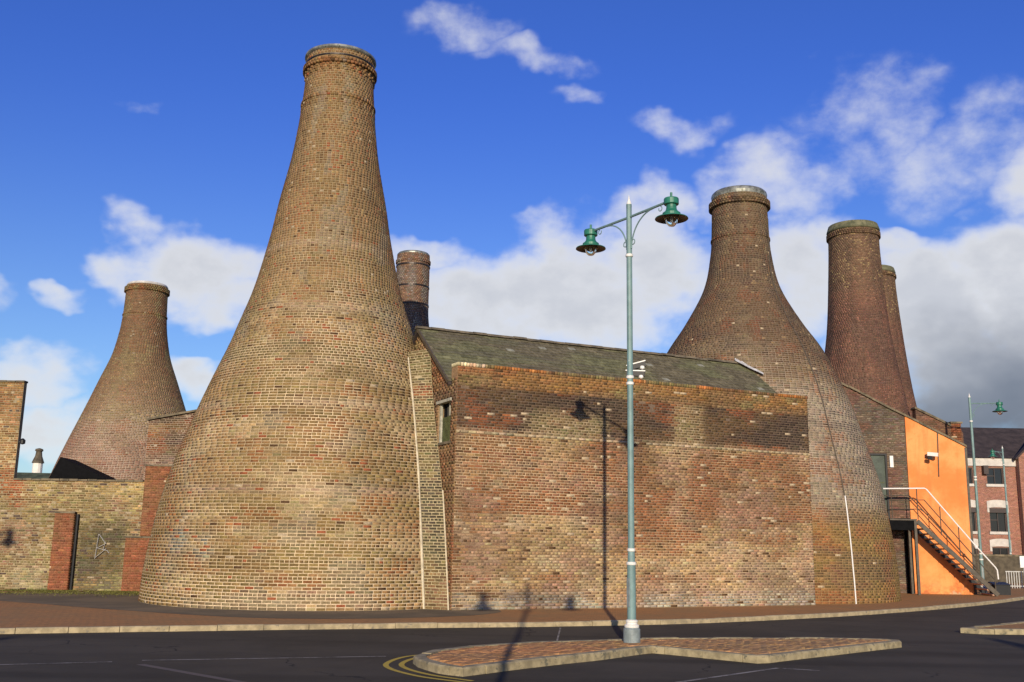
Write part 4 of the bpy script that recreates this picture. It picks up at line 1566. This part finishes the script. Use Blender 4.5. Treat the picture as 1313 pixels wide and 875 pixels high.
# small bulkhead lamp on the corner of the raised end
b = B().lathe((-16.16, YW + 0.05, 4.85), [(0.02, -0.08), (0.085, -0.05), (0.09, 0.06), (0.03, 0.12)], 12)
b.box((-16.28, YW + 0.02, 4.83), (-16.16, YW + 0.08, 4.88))
b.build('corner_lamp', M['black'], yard)

# link wall between the left kiln and the tallest kiln, higher and further back
lw = thing('link_wall', 'sooty brown brick wall with dark coping behind the red pier', 'wall', (-12, 37, PAV))
sL = plane_surf((0, 37.0, 0), (1, 0, 0), (0, -1, 0))


def col_link(u, z, n, k):
    c = lerp(BROWN * 0.8, RED * 0.6, ss(fbm(u, z, 231), 0.42, 0.6))
    c = lerp(c, DARK * 1.4, ss(z, 6.0 + 0.2 * (u + 13.25) - 0.3, 6.0 + 0.2 * (u + 13.25) - 0.1) * 0.8)
    c = lerp(c, DARK * 1.3, ss(np.abs(z - 5.35), 0.28, 0.15) * ss(u, -12.8, -12.4) * 0.8)
    c = lerp(c, TAN, ss(np.abs(z - 5.75), 0.2, 0.1) * ss(u, -12.5, -12.9) * 0.6)
    c = lerp(c, GREY * 0.8, ss(z, 5.0, 4.6) * 0.5)
    return jitter(c, n, 0.22)


ltop = lambda u: 6.02 + 0.20 * max(0, u + 13.25)
lay(sL, [(a, b_, [(max(-13.25, -13.25 + max(0, ((a + b_) / 2 - 6.0)) / 0.20), -8.6)], 1.0) for a, b_ in courses(PAV, 6.7, 0.078)], col_link, lw, 0, 0.23, 0.013, 0.04, 0.004, 3)
backing('mortar_bed', sL, -13.25, -8.6, PAV, 6.0, mor_right, lw, d=-0.01, thick=0.4, top=lambda u: ltop(u) - 0.03)
B().bar((-13.3, 37.18, 6.05), (-8.6, 37.18, 6.05 + 0.20 * 4.7), 0.55, 0.07).build('coping', M['coping'], lw)

# lean-to in the yard, its unlit side painted in as black, and the mossy roof with a little vent beyond
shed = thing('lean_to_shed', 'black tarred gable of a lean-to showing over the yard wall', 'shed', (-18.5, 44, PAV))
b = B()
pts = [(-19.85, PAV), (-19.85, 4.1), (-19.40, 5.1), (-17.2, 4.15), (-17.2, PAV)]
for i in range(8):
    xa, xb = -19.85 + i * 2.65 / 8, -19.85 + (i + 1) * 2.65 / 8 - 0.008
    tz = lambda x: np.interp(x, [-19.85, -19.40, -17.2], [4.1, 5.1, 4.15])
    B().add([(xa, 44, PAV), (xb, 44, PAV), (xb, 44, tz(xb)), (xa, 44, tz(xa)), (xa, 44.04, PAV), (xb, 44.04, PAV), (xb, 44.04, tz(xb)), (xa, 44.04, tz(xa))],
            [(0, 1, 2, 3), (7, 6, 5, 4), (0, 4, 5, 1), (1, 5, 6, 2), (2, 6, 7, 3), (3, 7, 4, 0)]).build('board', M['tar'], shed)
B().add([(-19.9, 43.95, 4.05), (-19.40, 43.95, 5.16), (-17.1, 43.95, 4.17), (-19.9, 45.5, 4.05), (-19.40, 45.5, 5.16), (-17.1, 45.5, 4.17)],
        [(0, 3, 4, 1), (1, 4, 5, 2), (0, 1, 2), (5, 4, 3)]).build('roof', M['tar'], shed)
hut = thing('mossy_roof_hut', 'low mossy green tiled roof between the raised wall end and the left kiln', 'hut', (-28.5, 60, PAV))
B().box((-33, 60.5, PAV), (-25.5, 64, 4.6)).build('wall', M['far_kiln'], hut)
B().add([(-33.2, 60.2, 4.55), (-25.3, 60.2, 4.55), (-25.3, 62.3, 5.55), (-33.2, 62.3, 5.6), (-33.2, 64.3, 4.55), (-25.3, 64.3, 4.55)],
        [(0, 1, 2, 3), (3, 2, 5, 4), (0, 3, 4), (1, 5, 2), (0, 4, 5, 1)]).build('roof', M['green_roof'], hut)
vent = thing('roof_vent', 'tiny distant white vent with dark tapered top above the mossy roof', 'vent', (-32.4, 70, PAV))
B().lathe((-32.4, 70, 0), [(0.34, PAV), (0.32, 6.72)], 12).build('white_drum', M['white_stone'], vent)
B().lathe((-32.4, 70, 0), [(0.40, 6.70), (0.38, 6.78), (0.23, 7.18), (0.19, 7.48), (0.27, 7.54), (0.24, 7.66), (0.05, 7.72)], 12).build('dark_cowl', M['far_kiln'], vent)

# ------------------------------------------------------------------ orange-rendered building with outside stair
OY = 42.0
ob = thing('orange_building', 'gabled building end, brown brick at left and bright orange render at right', 'building', (16.5, OY, PAV))
sO = plane_surf((0, OY, 0), (1, 0, 0), (0, -1, 0))
otop = lambda x: 8.62 - 0.507 * (x - 13.88)
DOOR = (14.55, 15.58, 3.05, 5.72)


def col_ob(u, z, n, k):
    f = fbm(u, z * 1.4, 241)
    c = lerp(np.array([0.115, 0.095, 0.07]), np.array([0.17, 0.125, 0.085]), ss(f, 0.4, 0.6))
    c = lerp(c, np.array([0.17, 0.085, 0.06]), ss(fbm(u * 0.8, z * 2, 242), 0.5, 0.62) * 0.8)
    return jitter(c, n, 0.22)


bw = link('brick_wall', None, ob, (14.5, OY, PAV))


def ospan(z):
    x1 = 16.40
    if z > otop(16.40) - 0.06:
        x1 = 13.88 + (8.62 - z - 0.06) / 0.507
    if x1 < 12.2:
        return []
    return cut([(12.0, x1)], [DOOR], z)


lay(sO, [(a, b_, ospan((a + b_) / 2), 1.0) for a, b_ in courses(PAV, 8.5, 0.0765)], col_ob, bw, 0, 0.228, 0.013, 0.04, 0.004, 3)
for (xa, xb, za, full) in ((12.0, 14.55, PAV, True), (15.58, 16.40, PAV, True), (14.55, 15.58, 5.72, True), (14.55, 15.58, PAV, False)):
    zt = (lambda x: otop(x) - 0.08) if full else (lambda x: 3.05)
    backing('mortar_bed', sO, xa, xb, za, 5.0, mor_dark, bw, d=-0.011, thick=0.35, top=zt, nu=2, nz=4)
B().add([(16.41, OY - 0.02, PAV), (18.78, OY - 0.02, PAV), (18.87, OY - 0.02, otop(18.87) - 0.05), (16.41, OY - 0.02, otop(16.41) - 0.05),
         (16.41, OY + 8, PAV), (18.78, OY + 8, PAV), (18.87, OY + 8, otop(18.87) - 0.05), (16.41, OY + 8, otop(16.41) - 0.05)],
        [(0, 1, 2, 3), (7, 6, 5, 4), (1, 5, 6, 2), (2, 6, 7, 3), (3, 7, 4, 0)]).build('orange_wall', M['orange'], ob)
for i in range(14):
    xa = 12.2 + i * 0.478
    xb = xa + 0.468
    dz = rng.randn() * 0.006
    B().add([(xa, OY - 0.09, otop(xa) - 0.06 + dz), (xb, OY - 0.09, otop(xb) - 0.06 + dz), (xb, OY - 0.09, otop(xb) + 0.03 + dz), (xa, OY - 0.09, otop(xa) + 0.03 + dz),
             (xa, OY + 0.4, otop(xa) - 0.06 + dz), (xb, OY + 0.4, otop(xb) - 0.06 + dz), (xb, OY + 0.4, otop(xb) + 0.03 + dz), (xa, OY + 0.4, otop(xa) + 0.03 + dz)],
            [(0, 1, 2, 3), (7, 6, 5, 4), (0, 4, 5, 1), (1, 5, 6, 2), (2, 6, 7, 3), (3, 7, 4, 0)]).build('coping_stone', M['coping'], ob)
# higher brick parapet behind, stepping down to a stub of chimney
sP = plane_surf((0, 46.0, 0), (1, 0, 0), (0, -1, 0))
par = link('rear_parapet', None, ob, (18, 46, PAV))
ptop = lambda x: 8.75 - 0.49 * (x - 17.3)
lay(sP, [(a, b_, [(18.5, min(20.6, 17.3 + (8.75 - (a + b_) / 2) / 0.49))], 1.0) for a, b_ in courses(4.5, 8.14, 0.08)], lambda u, z, n, k: jitter(lerp(np.array([0.16, 0.085, 0.05]), np.array([0.11, 0.07, 0.05]), ss(fbm(u, z, 251), 0.4, 0.6)), n, 0.2), par, 0, 0.23, 0.012, 0.04, 0.003, 3)
backing('mortar_bed', sP, 18.5, 20.6, PAV, 8.0, mor_dark, par, d=-0.01, thick=0.4, top=lambda x: ptop(x) - 0.05)
B().bar((18.45, 46.2, ptop(18.45) + 0.02), (20.3, 46.2, ptop(20.3) + 0.02), 0.55, 0.09).build('coping', M['coping'], par)
ch = link('chimney_stub', None, ob, (20.25, 46, 6.3))
sC1 = plane_surf((20.05, 45.9, 0), (1, 0, 0), (0, -1, 0))
lay(sC1, [(a, b_, [(0, 0.44)], 1.0) for a, b_ in courses(6.2, 7.5, 0.08)], col_redpier, ch, 0, 0.22, 0.012, 0.3, 0.003, 1)
B().box((20.0, 45.85, 7.5), (20.54, 46.4, 7.58)).build('chimney_cap', M['coping'], ch)
# door on the landing
dr = link('landing_door', None, ob, (15.06, OY, 3.05))
B().box((14.58, OY + 0.10, 3.06), (15.55, OY + 0.15, 5.70)).build('door_leaf', M['green_door'], dr)
b = B().box((14.55, OY + 0.02, 3.05), (14.62, OY + 0.16, 5.72)).box((15.51, OY + 0.02, 3.05), (15.58, OY + 0.16, 5.72)).box((14.62, OY + 0.02, 5.65), (15.51, OY + 0.16, 5.72))
b.build('door_frame', M['black'], dr)
B().box((14.7, OY + 0.092, 4.5), (15.45, OY + 0.10, 4.55)).build('door_rail', M['green_shutter'], dr)
b = B().box((15.66, OY - 0.10, 5.15), (15.80, OY - 0.005, 5.62))
b.build('bulkhead_light', M['white_box'], ob)
# black slab, its colour standing for shade in the doorway beneath the landing, and its post
B().box((16.12, OY - 0.06, PAV), (16.40, OY - 0.015, 2.6)).build('dark_doorway', M['tar'], ob)
B().tube([(17.72, OY - 0.05, 6.64), (17.66, OY - 0.05, 4.8)], 0.022, 8).build('cable_pipe', M['brown_steel'], ob)
b = B().box((18.80, OY - 0.03, PAV), (18.90, OY + 0.4, 6.02))
b.build('corner_downpipe', M['brown_steel'], ob)
cm = link('wall_camera', None, ob, (17.3, OY - 0.1, 5.65))
B().bar((17.28, OY - 0.02, 5.58), (17.28, OY - 0.30, 5.58), 0.06, 0.06).build('camera_bracket', M['black'], cm)
B().obox((17.33, OY - 0.38, 5.68), (0.86, -0.5, -0.12), (0.5, 0.86, 0), (0.1, -0.06, 0.99), 0.20, 0.09, 0.075).build('camera_housing', M['white_box'], cm)
B().obox((17.20, OY - 0.42, 5.52), (0.86, -0.5, -0.12), (0.5, 0.86, 0), (0.1, -0.06, 0.99), 0.09, 0.07, 0.06).build('camera_lens_box', M['black'], cm)

# the stair
SYF, SYB = 40.7, 41.75
st = thing('outside_stair', 'brown steel outside stair with white handrail against the orange wall', 'stair', (17.5, 41.2, PAV))
LZ = 3.03
b = B().box((15.08, SYF, LZ - 0.06), (16.16, OY - 0.06, LZ))
b.build('landing', M['brown_steel'], st)
b = B().box((15.08, SYF + 0.03, LZ - 0.44), (16.10, SYF + 0.08, LZ - 0.062)).box((15.08, SYB, LZ - 0.44), (16.10, SYB + 0.05, LZ - 0.062)).box((15.09, SYF + 0.08, LZ - 0.42), (15.13, SYB, LZ - 0.062))
b.build('landing_beam', M['tar'], st)
for (x, y) in ((16.07, SYF + 0.02), (16.20, SYB - 0.02)):
    B().box((x - 0.05, y - 0.05, PAV), (x + 0.05, y + 0.05, LZ - 0.063)).build('landing_post', M['brown_steel'], st)
NS = 15
x_t, x_b = 16.16, 19.12
for k, y in enumerate((SYF, SYB)):
    B().bar((x_t, y, LZ - 0.08), (x_b + 0.03, y, PAV + 0.04), 0.05, 0.17).build('stringer', M['brown_steel'] if k == 0 else M['black'], st)
for i in range(NS):
    f_ = (i + 0.6) / NS
    x = x_t + (x_b - x_t) * f_
    z = LZ - 0.05 - (LZ - PAV - 0.05) * f_
    B().box((x - 0.10, SYF + 0.03, z - 0.055), (x + 0.12, SYB - 0.03, z)).build('tread', M['tread'], st)
for k, (y, mt_) in enumerate(((SYF, 'white_rail'),)):
    rl = [(14.87, y, 4.20), (16.52, y, 4.24), (16.60, y, 4.20), (18.37, y, 2.06), (19.12, y, 1.20), (19.18, y, 1.10), (19.20, y, 0.75)]
    B().tube(rl, 0.028, 8).build('handrail', M[mt_], st)
    B().lathe((18.42, y, 1.98), [(0.05, -0.06), (0.07, 0.0), (0.05, 0.06)], 10).build('rail_joint', M[mt_], st)
B().tube([(15.15, SYF, 3.75), (16.48, SYF, 3.78), (19.15, SYF, 0.62)], 0.02, 6).build('middle_rail', M['brown_steel'], st)
B().tube([(15.3, SYB, 3.98), (16.3, SYB, 4.0), (18.95, SYB, 1.05)], 0.022, 6).build('rear_rail', M['brown_steel'], st)
B().tube([(15.15, SYF, 3.40), (16.3, SYF, 3.42), (16.6, SYF, 3.2)], 0.018, 6).build('middle_rail', M['brown_steel'], st)
for f_ in (0.22, 0.48, 0.72, 0.97):
    x = 16.5 + (19.15 - 16.5) * f_
    z = 4.2 - (4.2 - 1.15) * f_
    B().tube([(x, SYF, z), (x, SYF, z - 1.12)], 0.02, 6).build('baluster', M['brown_steel'], st)
for x in (15.18, 16.2):
    B().tube([(x, SYF, 4.2), (x, SYF, LZ)], 0.02, 6).build('baluster', M['brown_steel'], st)

# ------------------------------------------------------------------ distant building at the right
FB = 72.0
fb = thing('distant_brick_house', 'distant red brick three storey block with white lintels and dark roof', 'building', (36, FB, PAV))
sFB = plane_surf((0, FB, 0), (1, 0, 0), (0, -1, 0))
wins = []
for (xa, xb) in ((30.9, 32.05 - 0.6), (31.9, 32.8), (33.70, 34.88)):
    pass
cols_x = [(31.55, 32.72), (33.70, 34.87), (37.6, 38.77), (40.2, 41.4)]
rows_z = [(6.48, 7.62), (3.18, 4.78), (0.9, 2.10)]
holes = [(xa, xb, za, zb) for xa, xb in cols_x for za, zb in rows_z]
fw_ = link('front_wall', None, fb, (36, FB, PAV))


def col_far(u, z, n, k):
    c = lerp(np.array([0.34, 0.155, 0.11]), np.array([0.28, 0.13, 0.095]), ss(fbm(u * 0.6, z * 0.6, 261), 0.4, 0.6))  # softer, pinker tones: distance haze painted into the brick
    return jitter(c, n, 0.13, 0.04)


lay(sFB, [(a, b_, cut([(28.0, 44.0)], holes, (a + b_) / 2), 1.0) for a, b_ in courses(PAV, 7.72, 0.0785)], col_far, fw_, 0, 0.235, 0.012, 0.04, 0.003, 3)
xs = sorted(set([28.0, 44.0] + [q for h_ in cols_x for q in h_]))
for i in range(len(xs) - 1):
    xa, xb = xs[i], xs[i + 1]
    isw = (xa, xb) in cols_x
    zr = [(PAV, 7.72)] if not isw else [(PAV, 0.9), (2.10, 3.18), (4.78, 6.48), (7.62, 7.72)]
    for za, zb in zr:
        backing('mortar_bed', sFB, xa, xb, za, zb, lambda u, z, n, k: np.tile(np.array([0.30, 0.18, 0.13]), (n, 1)), fw_, d=-0.01, thick=0.3, nu=1, nz=1)
for xa, xb in cols_x:
    for r_, (za, zb) in enumerate(rows_z):
        wn = link('window', None, fb, ((xa + xb) / 2, FB, za))
        B().box((xa, FB + 0.16, za), (xb, FB + 0.18, zb)).build('pane', M['pane'], wn)
        xm = (xa + xb) / 2
        b = B().box((xa, FB + 0.10, za), (xa + 0.07, FB + 0.158, zb)).box((xb - 0.07, FB + 0.10, za), (xb, FB + 0.158, zb)).box((xa + 0.07, FB + 0.10, zb - 0.07), (xb - 0.07, FB + 0.158, zb))
        b.box((xm - 0.025, FB + 0.10, za), (xm + 0.025, FB + 0.158, zb - 0.07)).box((xa + 0.07, FB + 0.11, (za + zb) / 2 - 0.03), (xm - 0.025, FB + 0.157, (za + zb) / 2 + 0.03))
        b.build('frame', M['frame'], wn)
        B().box((xa - 0.12, FB - 0.10, za - 0.19), (xb + 0.12, FB + 0.158, za - 0.002)).build('sill', M['far_trim'], wn)
        if r_ > 0:
            # arched white lintel with drop ends
            v = []
            for s_ in np.linspace(0, 1, 7):
                x = xa - 0.16 + (xb - xa + 0.32) * s_
                arch = 0.10 * (1 - (2 * s_ - 1) ** 2)
                v += [(x, FB - 0.05, zb + 0.02 + arch * 0.6), (x, FB - 0.05, zb + 0.50 + arch), (x, FB + 0.1, zb + 0.02 + arch * 0.6), (x, FB + 0.1, zb + 0.50 + arch)]
            f_ = []
            for i in range(6):
                a = 4 * i
                f_ += [(a, a + 4, a + 5, a + 1), (a + 1, a + 5, a + 7, a + 3), (a + 2, a + 6, a + 4, a), (a + 3, a + 7, a + 6, a + 2)]
            f_ += [(0, 1, 3, 2), (24, 26, 27, 25)]
            b = B().add(v, f_)
            b.box((xa - 0.16, FB - 0.05, zb - 0.28), (xa - 0.02, FB - 0.002, zb + 0.018)).box((xb + 0.02, FB - 0.05, zb - 0.28), (xb + 0.16, FB - 0.002, zb + 0.018))
            b.build('lintel', M['far_trim'], wn)
            if r_ == 1:
                B().box((xa - 0.02, FB - 0.09, zb - 0.30), (xb + 0.02, FB - 0.052, zb + 0.02)).build('shutter_box', M['frame'], wn)
B().box((28.0, FB - 0.12, 7.74), (35.75, FB + 0.3, 8.30)).build('cornice', M['far_trim'], fb)
B().add([(27.9, FB - 0.25, 8.30), (44.2, FB - 0.25, 8.30), (44.2, FB + 4.5, 11.0), (27.9, FB + 4.5, 11.0), (27.9, FB + 9, 8.3), (44.2, FB + 9, 8.3)],
        [(0, 1, 2, 3), (3, 2, 5, 4), (0, 3, 4), (1, 5, 2)]).build('roof', M['far_roof'], fb)
# projecting gabled wing at the right-hand end
gw = link('gabled_wing', None, fb, (39, FB - 0.6, PAV))
gs = plane_surf((0, FB - 0.6, 0), (1, 0, 0), (0, -1, 0))
wt = lambda x: 8.35 + 1.0 * (x - 35.75) if x < 39 else 8.35 + 1.0 * (42.25 - x)


def wspan(z):
    o_ = max(0.0, z - 8.3)
    return [(35.75 + o_, 42.25 - o_)] if o_ < 3.1 else []


lay(gs, [(a, b_, cut(wspan((a + b_) / 2), [(37.6, 38.77, 3.18, 4.78), (37.6, 38.77, 6.48, 7.62)], (a + b_) / 2), 1.0) for a, b_ in courses(PAV, 11.3, 0.0785)], col_far, gw, 0, 0.235, 0.012, 0.5, 0.003, 3)
backing('mortar_bed', gs, 35.75, 39.0, PAV, 8.0, lambda u, z, n, k: np.tile(np.array([0.30, 0.18, 0.13]), (n, 1)), gw, d=-0.011, thick=0.4, top=lambda x: wt(x) - 0.05)
backing('mortar_bed', gs, 39.0, 42.25, PAV, 8.0, lambda u, z, n, k: np.tile(np.array([0.30, 0.18, 0.13]), (n, 1)), gw, d=-0.011, thick=0.4, top=lambda x: wt(x) - 0.05)
b = B().bar((35.5, FB - 0.5, 8.20), (39.05, FB - 0.5, 11.75), 0.5, 0.12).bar((42.5, FB - 0.5, 8.20), (38.95, FB - 0.5, 11.75), 0.5, 0.12)
b.build('verge', M['far_roof'], gw)
B().box((33.35, FB - 0.38, 7.15), (33.68, FB - 0.005, 7.75)).build('vent_unit', M['frame'], fb)

# low dark wall, sign, railing and bin at the street corner
cw = thing('corner_wall', 'low dark brick wall in front of the distant brick block', 'wall', (33, 58, PAV))
B().box((25.0, 58, PAV), (46, 58.4, 1.55)).build('wall_body', M['far_kiln'], cw)
B().box((24.95, 57.95, 1.55), (46.05, 58.45, 1.66)).build('coping', M['coping'], cw)
sg = thing('white_sign', 'white sign board on posts by the railing at the right edge', 'sign', (25.0, 49.6, PAV))
B().box((24.50, 49.6, 1.08), (26.3, 49.64, 1.62)).build('sign_board', M['sign'], sg)
for x in (24.7, 26.1):
    B().box((x - 0.03, 49.645, PAV), (x + 0.03, 49.70, 1.6)).build('post', M['grille'], sg)
gr = thing('pale_railing', 'pale grey upright bar railing below the white sign', 'railing', (25.5, 50, PAV))
for z in (0.18, 0.86):
    B().box((23.95, 50.0, z), (27.5, 50.03, z + 0.045)).build('rail', M['grille'], gr)
for i in range(30):
    x = 23.98 + i * 0.12
    B().box((x, 50.005, PAV), (x + 0.035, 50.025, 0.88)).build('bar', M['grille'], gr)
bn = thing('grit_bin', 'small black bin beside the foot of the outside stair', 'bin', (20.0, 42.3, PAV))
B().prism([(19.65, 42.0), (20.28, 42.0), (20.28, 42.5), (19.65, 42.5)], PAV, 0.48).build('bin_body', M['black'], bn)
B().add([(19.62, 41.97, 0.482), (20.31, 41.97, 0.482), (20.31, 42.53, 0.56), (19.62, 42.53, 0.56), (19.62, 41.97, 0.51), (20.31, 41.97, 0.51), (20.31, 42.53, 0.60), (19.62, 42.53, 0.60)],
        [(3, 2, 1, 0), (4, 5, 6, 7), (0, 1, 5, 4), (1, 2, 6, 5), (2, 3, 7, 6), (3, 0, 4, 7)]).build('lid', M['black'], bn)

# camera mast on the parapet
mx = P0 + WV * 5.95 + NV * 0.2
mast = thing('camera_mast', 'pair of white and black security cameras on a pole above the long brick wall', 'camera', (mx[0], mx[1], TOP))
B().tube([(mx[0], mx[1], TOP - 0.55), (mx[0], mx[1], 6.95)], 0.022, 8).build('pole', M['black'], mast)
B().bar((mx[0] - 0.34, mx[1] - 0.1, 6.93), (mx[0] + 0.1, mx[1] - 0.1, 6.93), 0.05, 0.05).build('crossbar', M['black'], mast)
for (ox, oz, tx, nm) in ((-0.12, 7.03, 0.25, 'camera'), (-0.16, 6.80, -0.05, 'camera')):
    cpt = link('security_camera', None, mast, (mx[0] + ox, mx[1] - 0.16, oz))
    ax_ = np.array([0.97, -0.2, tx]); ax_ /= np.linalg.norm(ax_)
    ay_ = np.cross([0, 0, 1], ax_); ay_ /= np.linalg.norm(ay_)
    az_ = np.cross(ax_, ay_)
    c_ = np.array([mx[0] + ox, mx[1] - 0.16, oz])
    B().obox(c_, ax_, ay_, az_, 0.27, 0.07, 0.07).build('housing', M['black'], cpt)
    B().obox(c_ + az_ * 0.085, ax_, ay_, az_, 0.29, 0.085, 0.016).build('sun_shield', M['white_box'], cpt)
    B().lathe(c_ + ax_ * 0.16 + np.array([0, -0.03, -0.08]), [(0.03, -0.07), (0.07, -0.04), (0.07, 0.03), (0.03, 0.05)], 10).build('lens_dome', M['white_box'], cpt)

# ------------------------------------------------------------------ street lamps
def lamp_head(parent, x, z):
    """bell-shaped green lantern hanging at the end of an arm; x along the arm"""
    hd = link('lamp_head', None, parent, WORLDLOC[parent.name] + [x, 0, z])
    o = WORLDLOC[hd.name]
    B().lathe(o, [(0.0, 0.50), (0.022, 0.49), (0.022, 0.40), (0.05, 0.385), (0.13, 0.375), (0.138, 0.36), (0.138, 0.265), (0.13, 0.255), (0.095, 0.25), (0.095, 0.20), (0.10, 0.16), (0.125, 0.12), (0.165, 0.09), (0.165, 0.045), (0.30, -0.005), (0.305, -0.02)], 28, False).build('shade', M['lamp_green'], hd, smooth=False)
    B().lathe(o, [(0.303, -0.022), (0.16, 0.030), (0.05, 0.035), (0.0, 0.035)], 28, False).build('reflector', M['shade_inside'], hd)
    B().lathe(o, [(0.135, 0.02), (0.135, -0.02), (0.12, -0.02), (0.12, 0.02)], 24, False).build('lamp_ring', M['bulb'], hd)
    B().lathe(o, [(0.118, 0.0), (0.115, -0.05), (0.095, -0.11), (0.055, -0.155), (0.0, -0.17)], 20, False).build('glass_bowl', M['glass'], hd, smooth=True)
    B().lathe(o, [(0.0, -0.10), (0.03, -0.09), (0.035, -0.03), (0.02, 0.03)], 10, False).build('bulb', M['white_box'], hd)
    return hd


def street_lamp(label, group, heads=(-1, 1)):
    """8.3 m column, arms along local X; built at the origin and then moved"""
    root = thing('street_lamp', label, 'street lamp', (0, 0, 0), group)
    B().lathe((0, 0, 0), [(0.152, 0.0), (0.152, 0.235), (0.135, 0.25), (0.135, 0.262)], 24).build('base', M['post_grey'], root)
    B().lathe((0, 0, 0), [(0.128, 0.262), (0.132, 0.28), (0.132, 0.305), (0.10, 0.32), (0.10, 0.35), (0.108, 0.36), (0.108, 0.385), (0.082, 0.40)], 24).build('base_collar', M['white_band'], root)
    B().lathe((0, 0, 0), [(0.079, 0.40), (0.077, 1.36), (0.070, 1.40), (0.060, 1.62), (0.056, 4.70), (0.054, 7.20), (0.052, 8.12), (0.054, 8.16), (0.054, 8.20)], 20).build('post', M['post_blue'], root)
    for z in (1.38, 1.62, 4.68, 4.80, 7.17):
        rz_ = 0.088 if z < 1.5 else 0.072
        B().lathe((0, 0, z), [(rz_ - 0.012, -0.03), (rz_, -0.02), (rz_, 0.02), (rz_ - 0.012, 0.03)], 20).build('collar', M['white_band'], root)
    B().box((-0.035, -0.084, 0.62), (0.035, -0.06, 1.12)).build('access_door', M['post_grey'], root)
    B().lathe((0, 0, 8.20), [(0.048, 0.0), (0.045, 0.03), (0.02, 0.10), (0.0, 0.20)], 14, False).build('finial', M['white_band'], root)
    for s in heads:
        B().tube([(0.03 * s, 0, 7.94), (1.08 * s, 0, 7.95)], 0.026, 8).build('arm', M['post_blue'], root)
        pts = []
        for q in np.linspace(0, 1, 16):
            a = q * pi / 2
            pts.append((s * (0.07 + 0.62 * (1 - cos(a))), 0, 7.30 + 0.63 * sin(a)))
        B().tube(pts, 0.014, 6).build('bracket', M['post_blue'], root)
        sc = [(s * (0.115 + 0.05 * cos(a)), 0, 7.42 + 0.05 * sin(a)) for a in np.linspace(-2.6, 2.4, 14)]
        B().tube(sc, 0.010, 6).build('scroll', M['post_blue'], root)
        sc = [(s * (0.90 + 0.045 * cos(a)), 0, 7.87 + 0.045 * sin(a)) for a in np.linspace(-3.6, 1.4, 14)]
        B().tube(sc, 0.009, 6).build('scroll', M['post_blue'], root)
        lamp_head(root, 1.20 * s, 7.61)
    return root


def place(o, x, y, z, rz):
    o.location = (x, y, z)
    o.rotation_euler = (0, 0, rz)


lamp = street_lamp('twin headed green and blue street lamp on the brick paved island', 'street lamps')
place(lamp, 2.23, 18.81, 0.118, RAD(-56.5))
LAMPS = [(-0.78, -0.95, 0.0, RAD(14), 'twin headed street lamp behind the viewer casting its shadow over the road'),
         (-18.45, 10.3, 0.0, RAD(10), 'twin headed street lamp beyond the left edge shading the yard wall'),
         (8.7, -9.6, 0.0, RAD(80), 'twin headed street lamp behind the viewer at the right'),
         (-11.0, -12.6, 0.0, RAD(60), 'twin headed street lamp behind the viewer at the left')]
for x, y, z, rz, lb in LAMPS:
    c = copy_tree(lamp)
    c['label'] = lb
    place(c, x, y, z, rz)
single = street_lamp('single headed street lamp behind the outside stair', 'street lamps', heads=(1,))
place(single, 19.72, 43.2, PAV, RAD(-8))
c = copy_tree(single)
c['label'] = 'further single headed street lamp before the distant brick block'
place(c, 31.55, 65, PAV, RAD(215))

# ------------------------------------------------------------------ small growth and litter
# moss and short grass along the foot of the yard wall
V, F, Cc = [], [], []
for i in range(16000):
    x = -18.5 + rng.rand() * 7.4
    y = YW - 0.1 - abs(rng.randn()) * 0.95
    if fbm(x * 1.3, y * 2.0, 301) < 0.44:
        continue
    hgt = 0.012 + rng.rand() * 0.03
    a = rng.rand() * pi
    dx, dy = 0.02 * cos(a), 0.02 * sin(a)
    k = len(V)
    lean = rng.randn(2) * 0.015
    V += [(x - dx, y - dy, PAV), (x + dx, y + dy, PAV), (x + lean[0], y + lean[1], PAV + hgt)]
    F.append((k, k + 1, k + 2))
    Cc += [np.array([0.11, 0.105, 0.025]) * math.exp(rng.randn() * 0.3)] * 3
ms = mesh_obj('moss_growth', V, F, M['slate'], None, (-14.5, YW - 0.3, PAV), np.array(Cc), kind='stuff')
tag(ms, 'thin green moss and grass along the foot of the yard wall', 'moss')
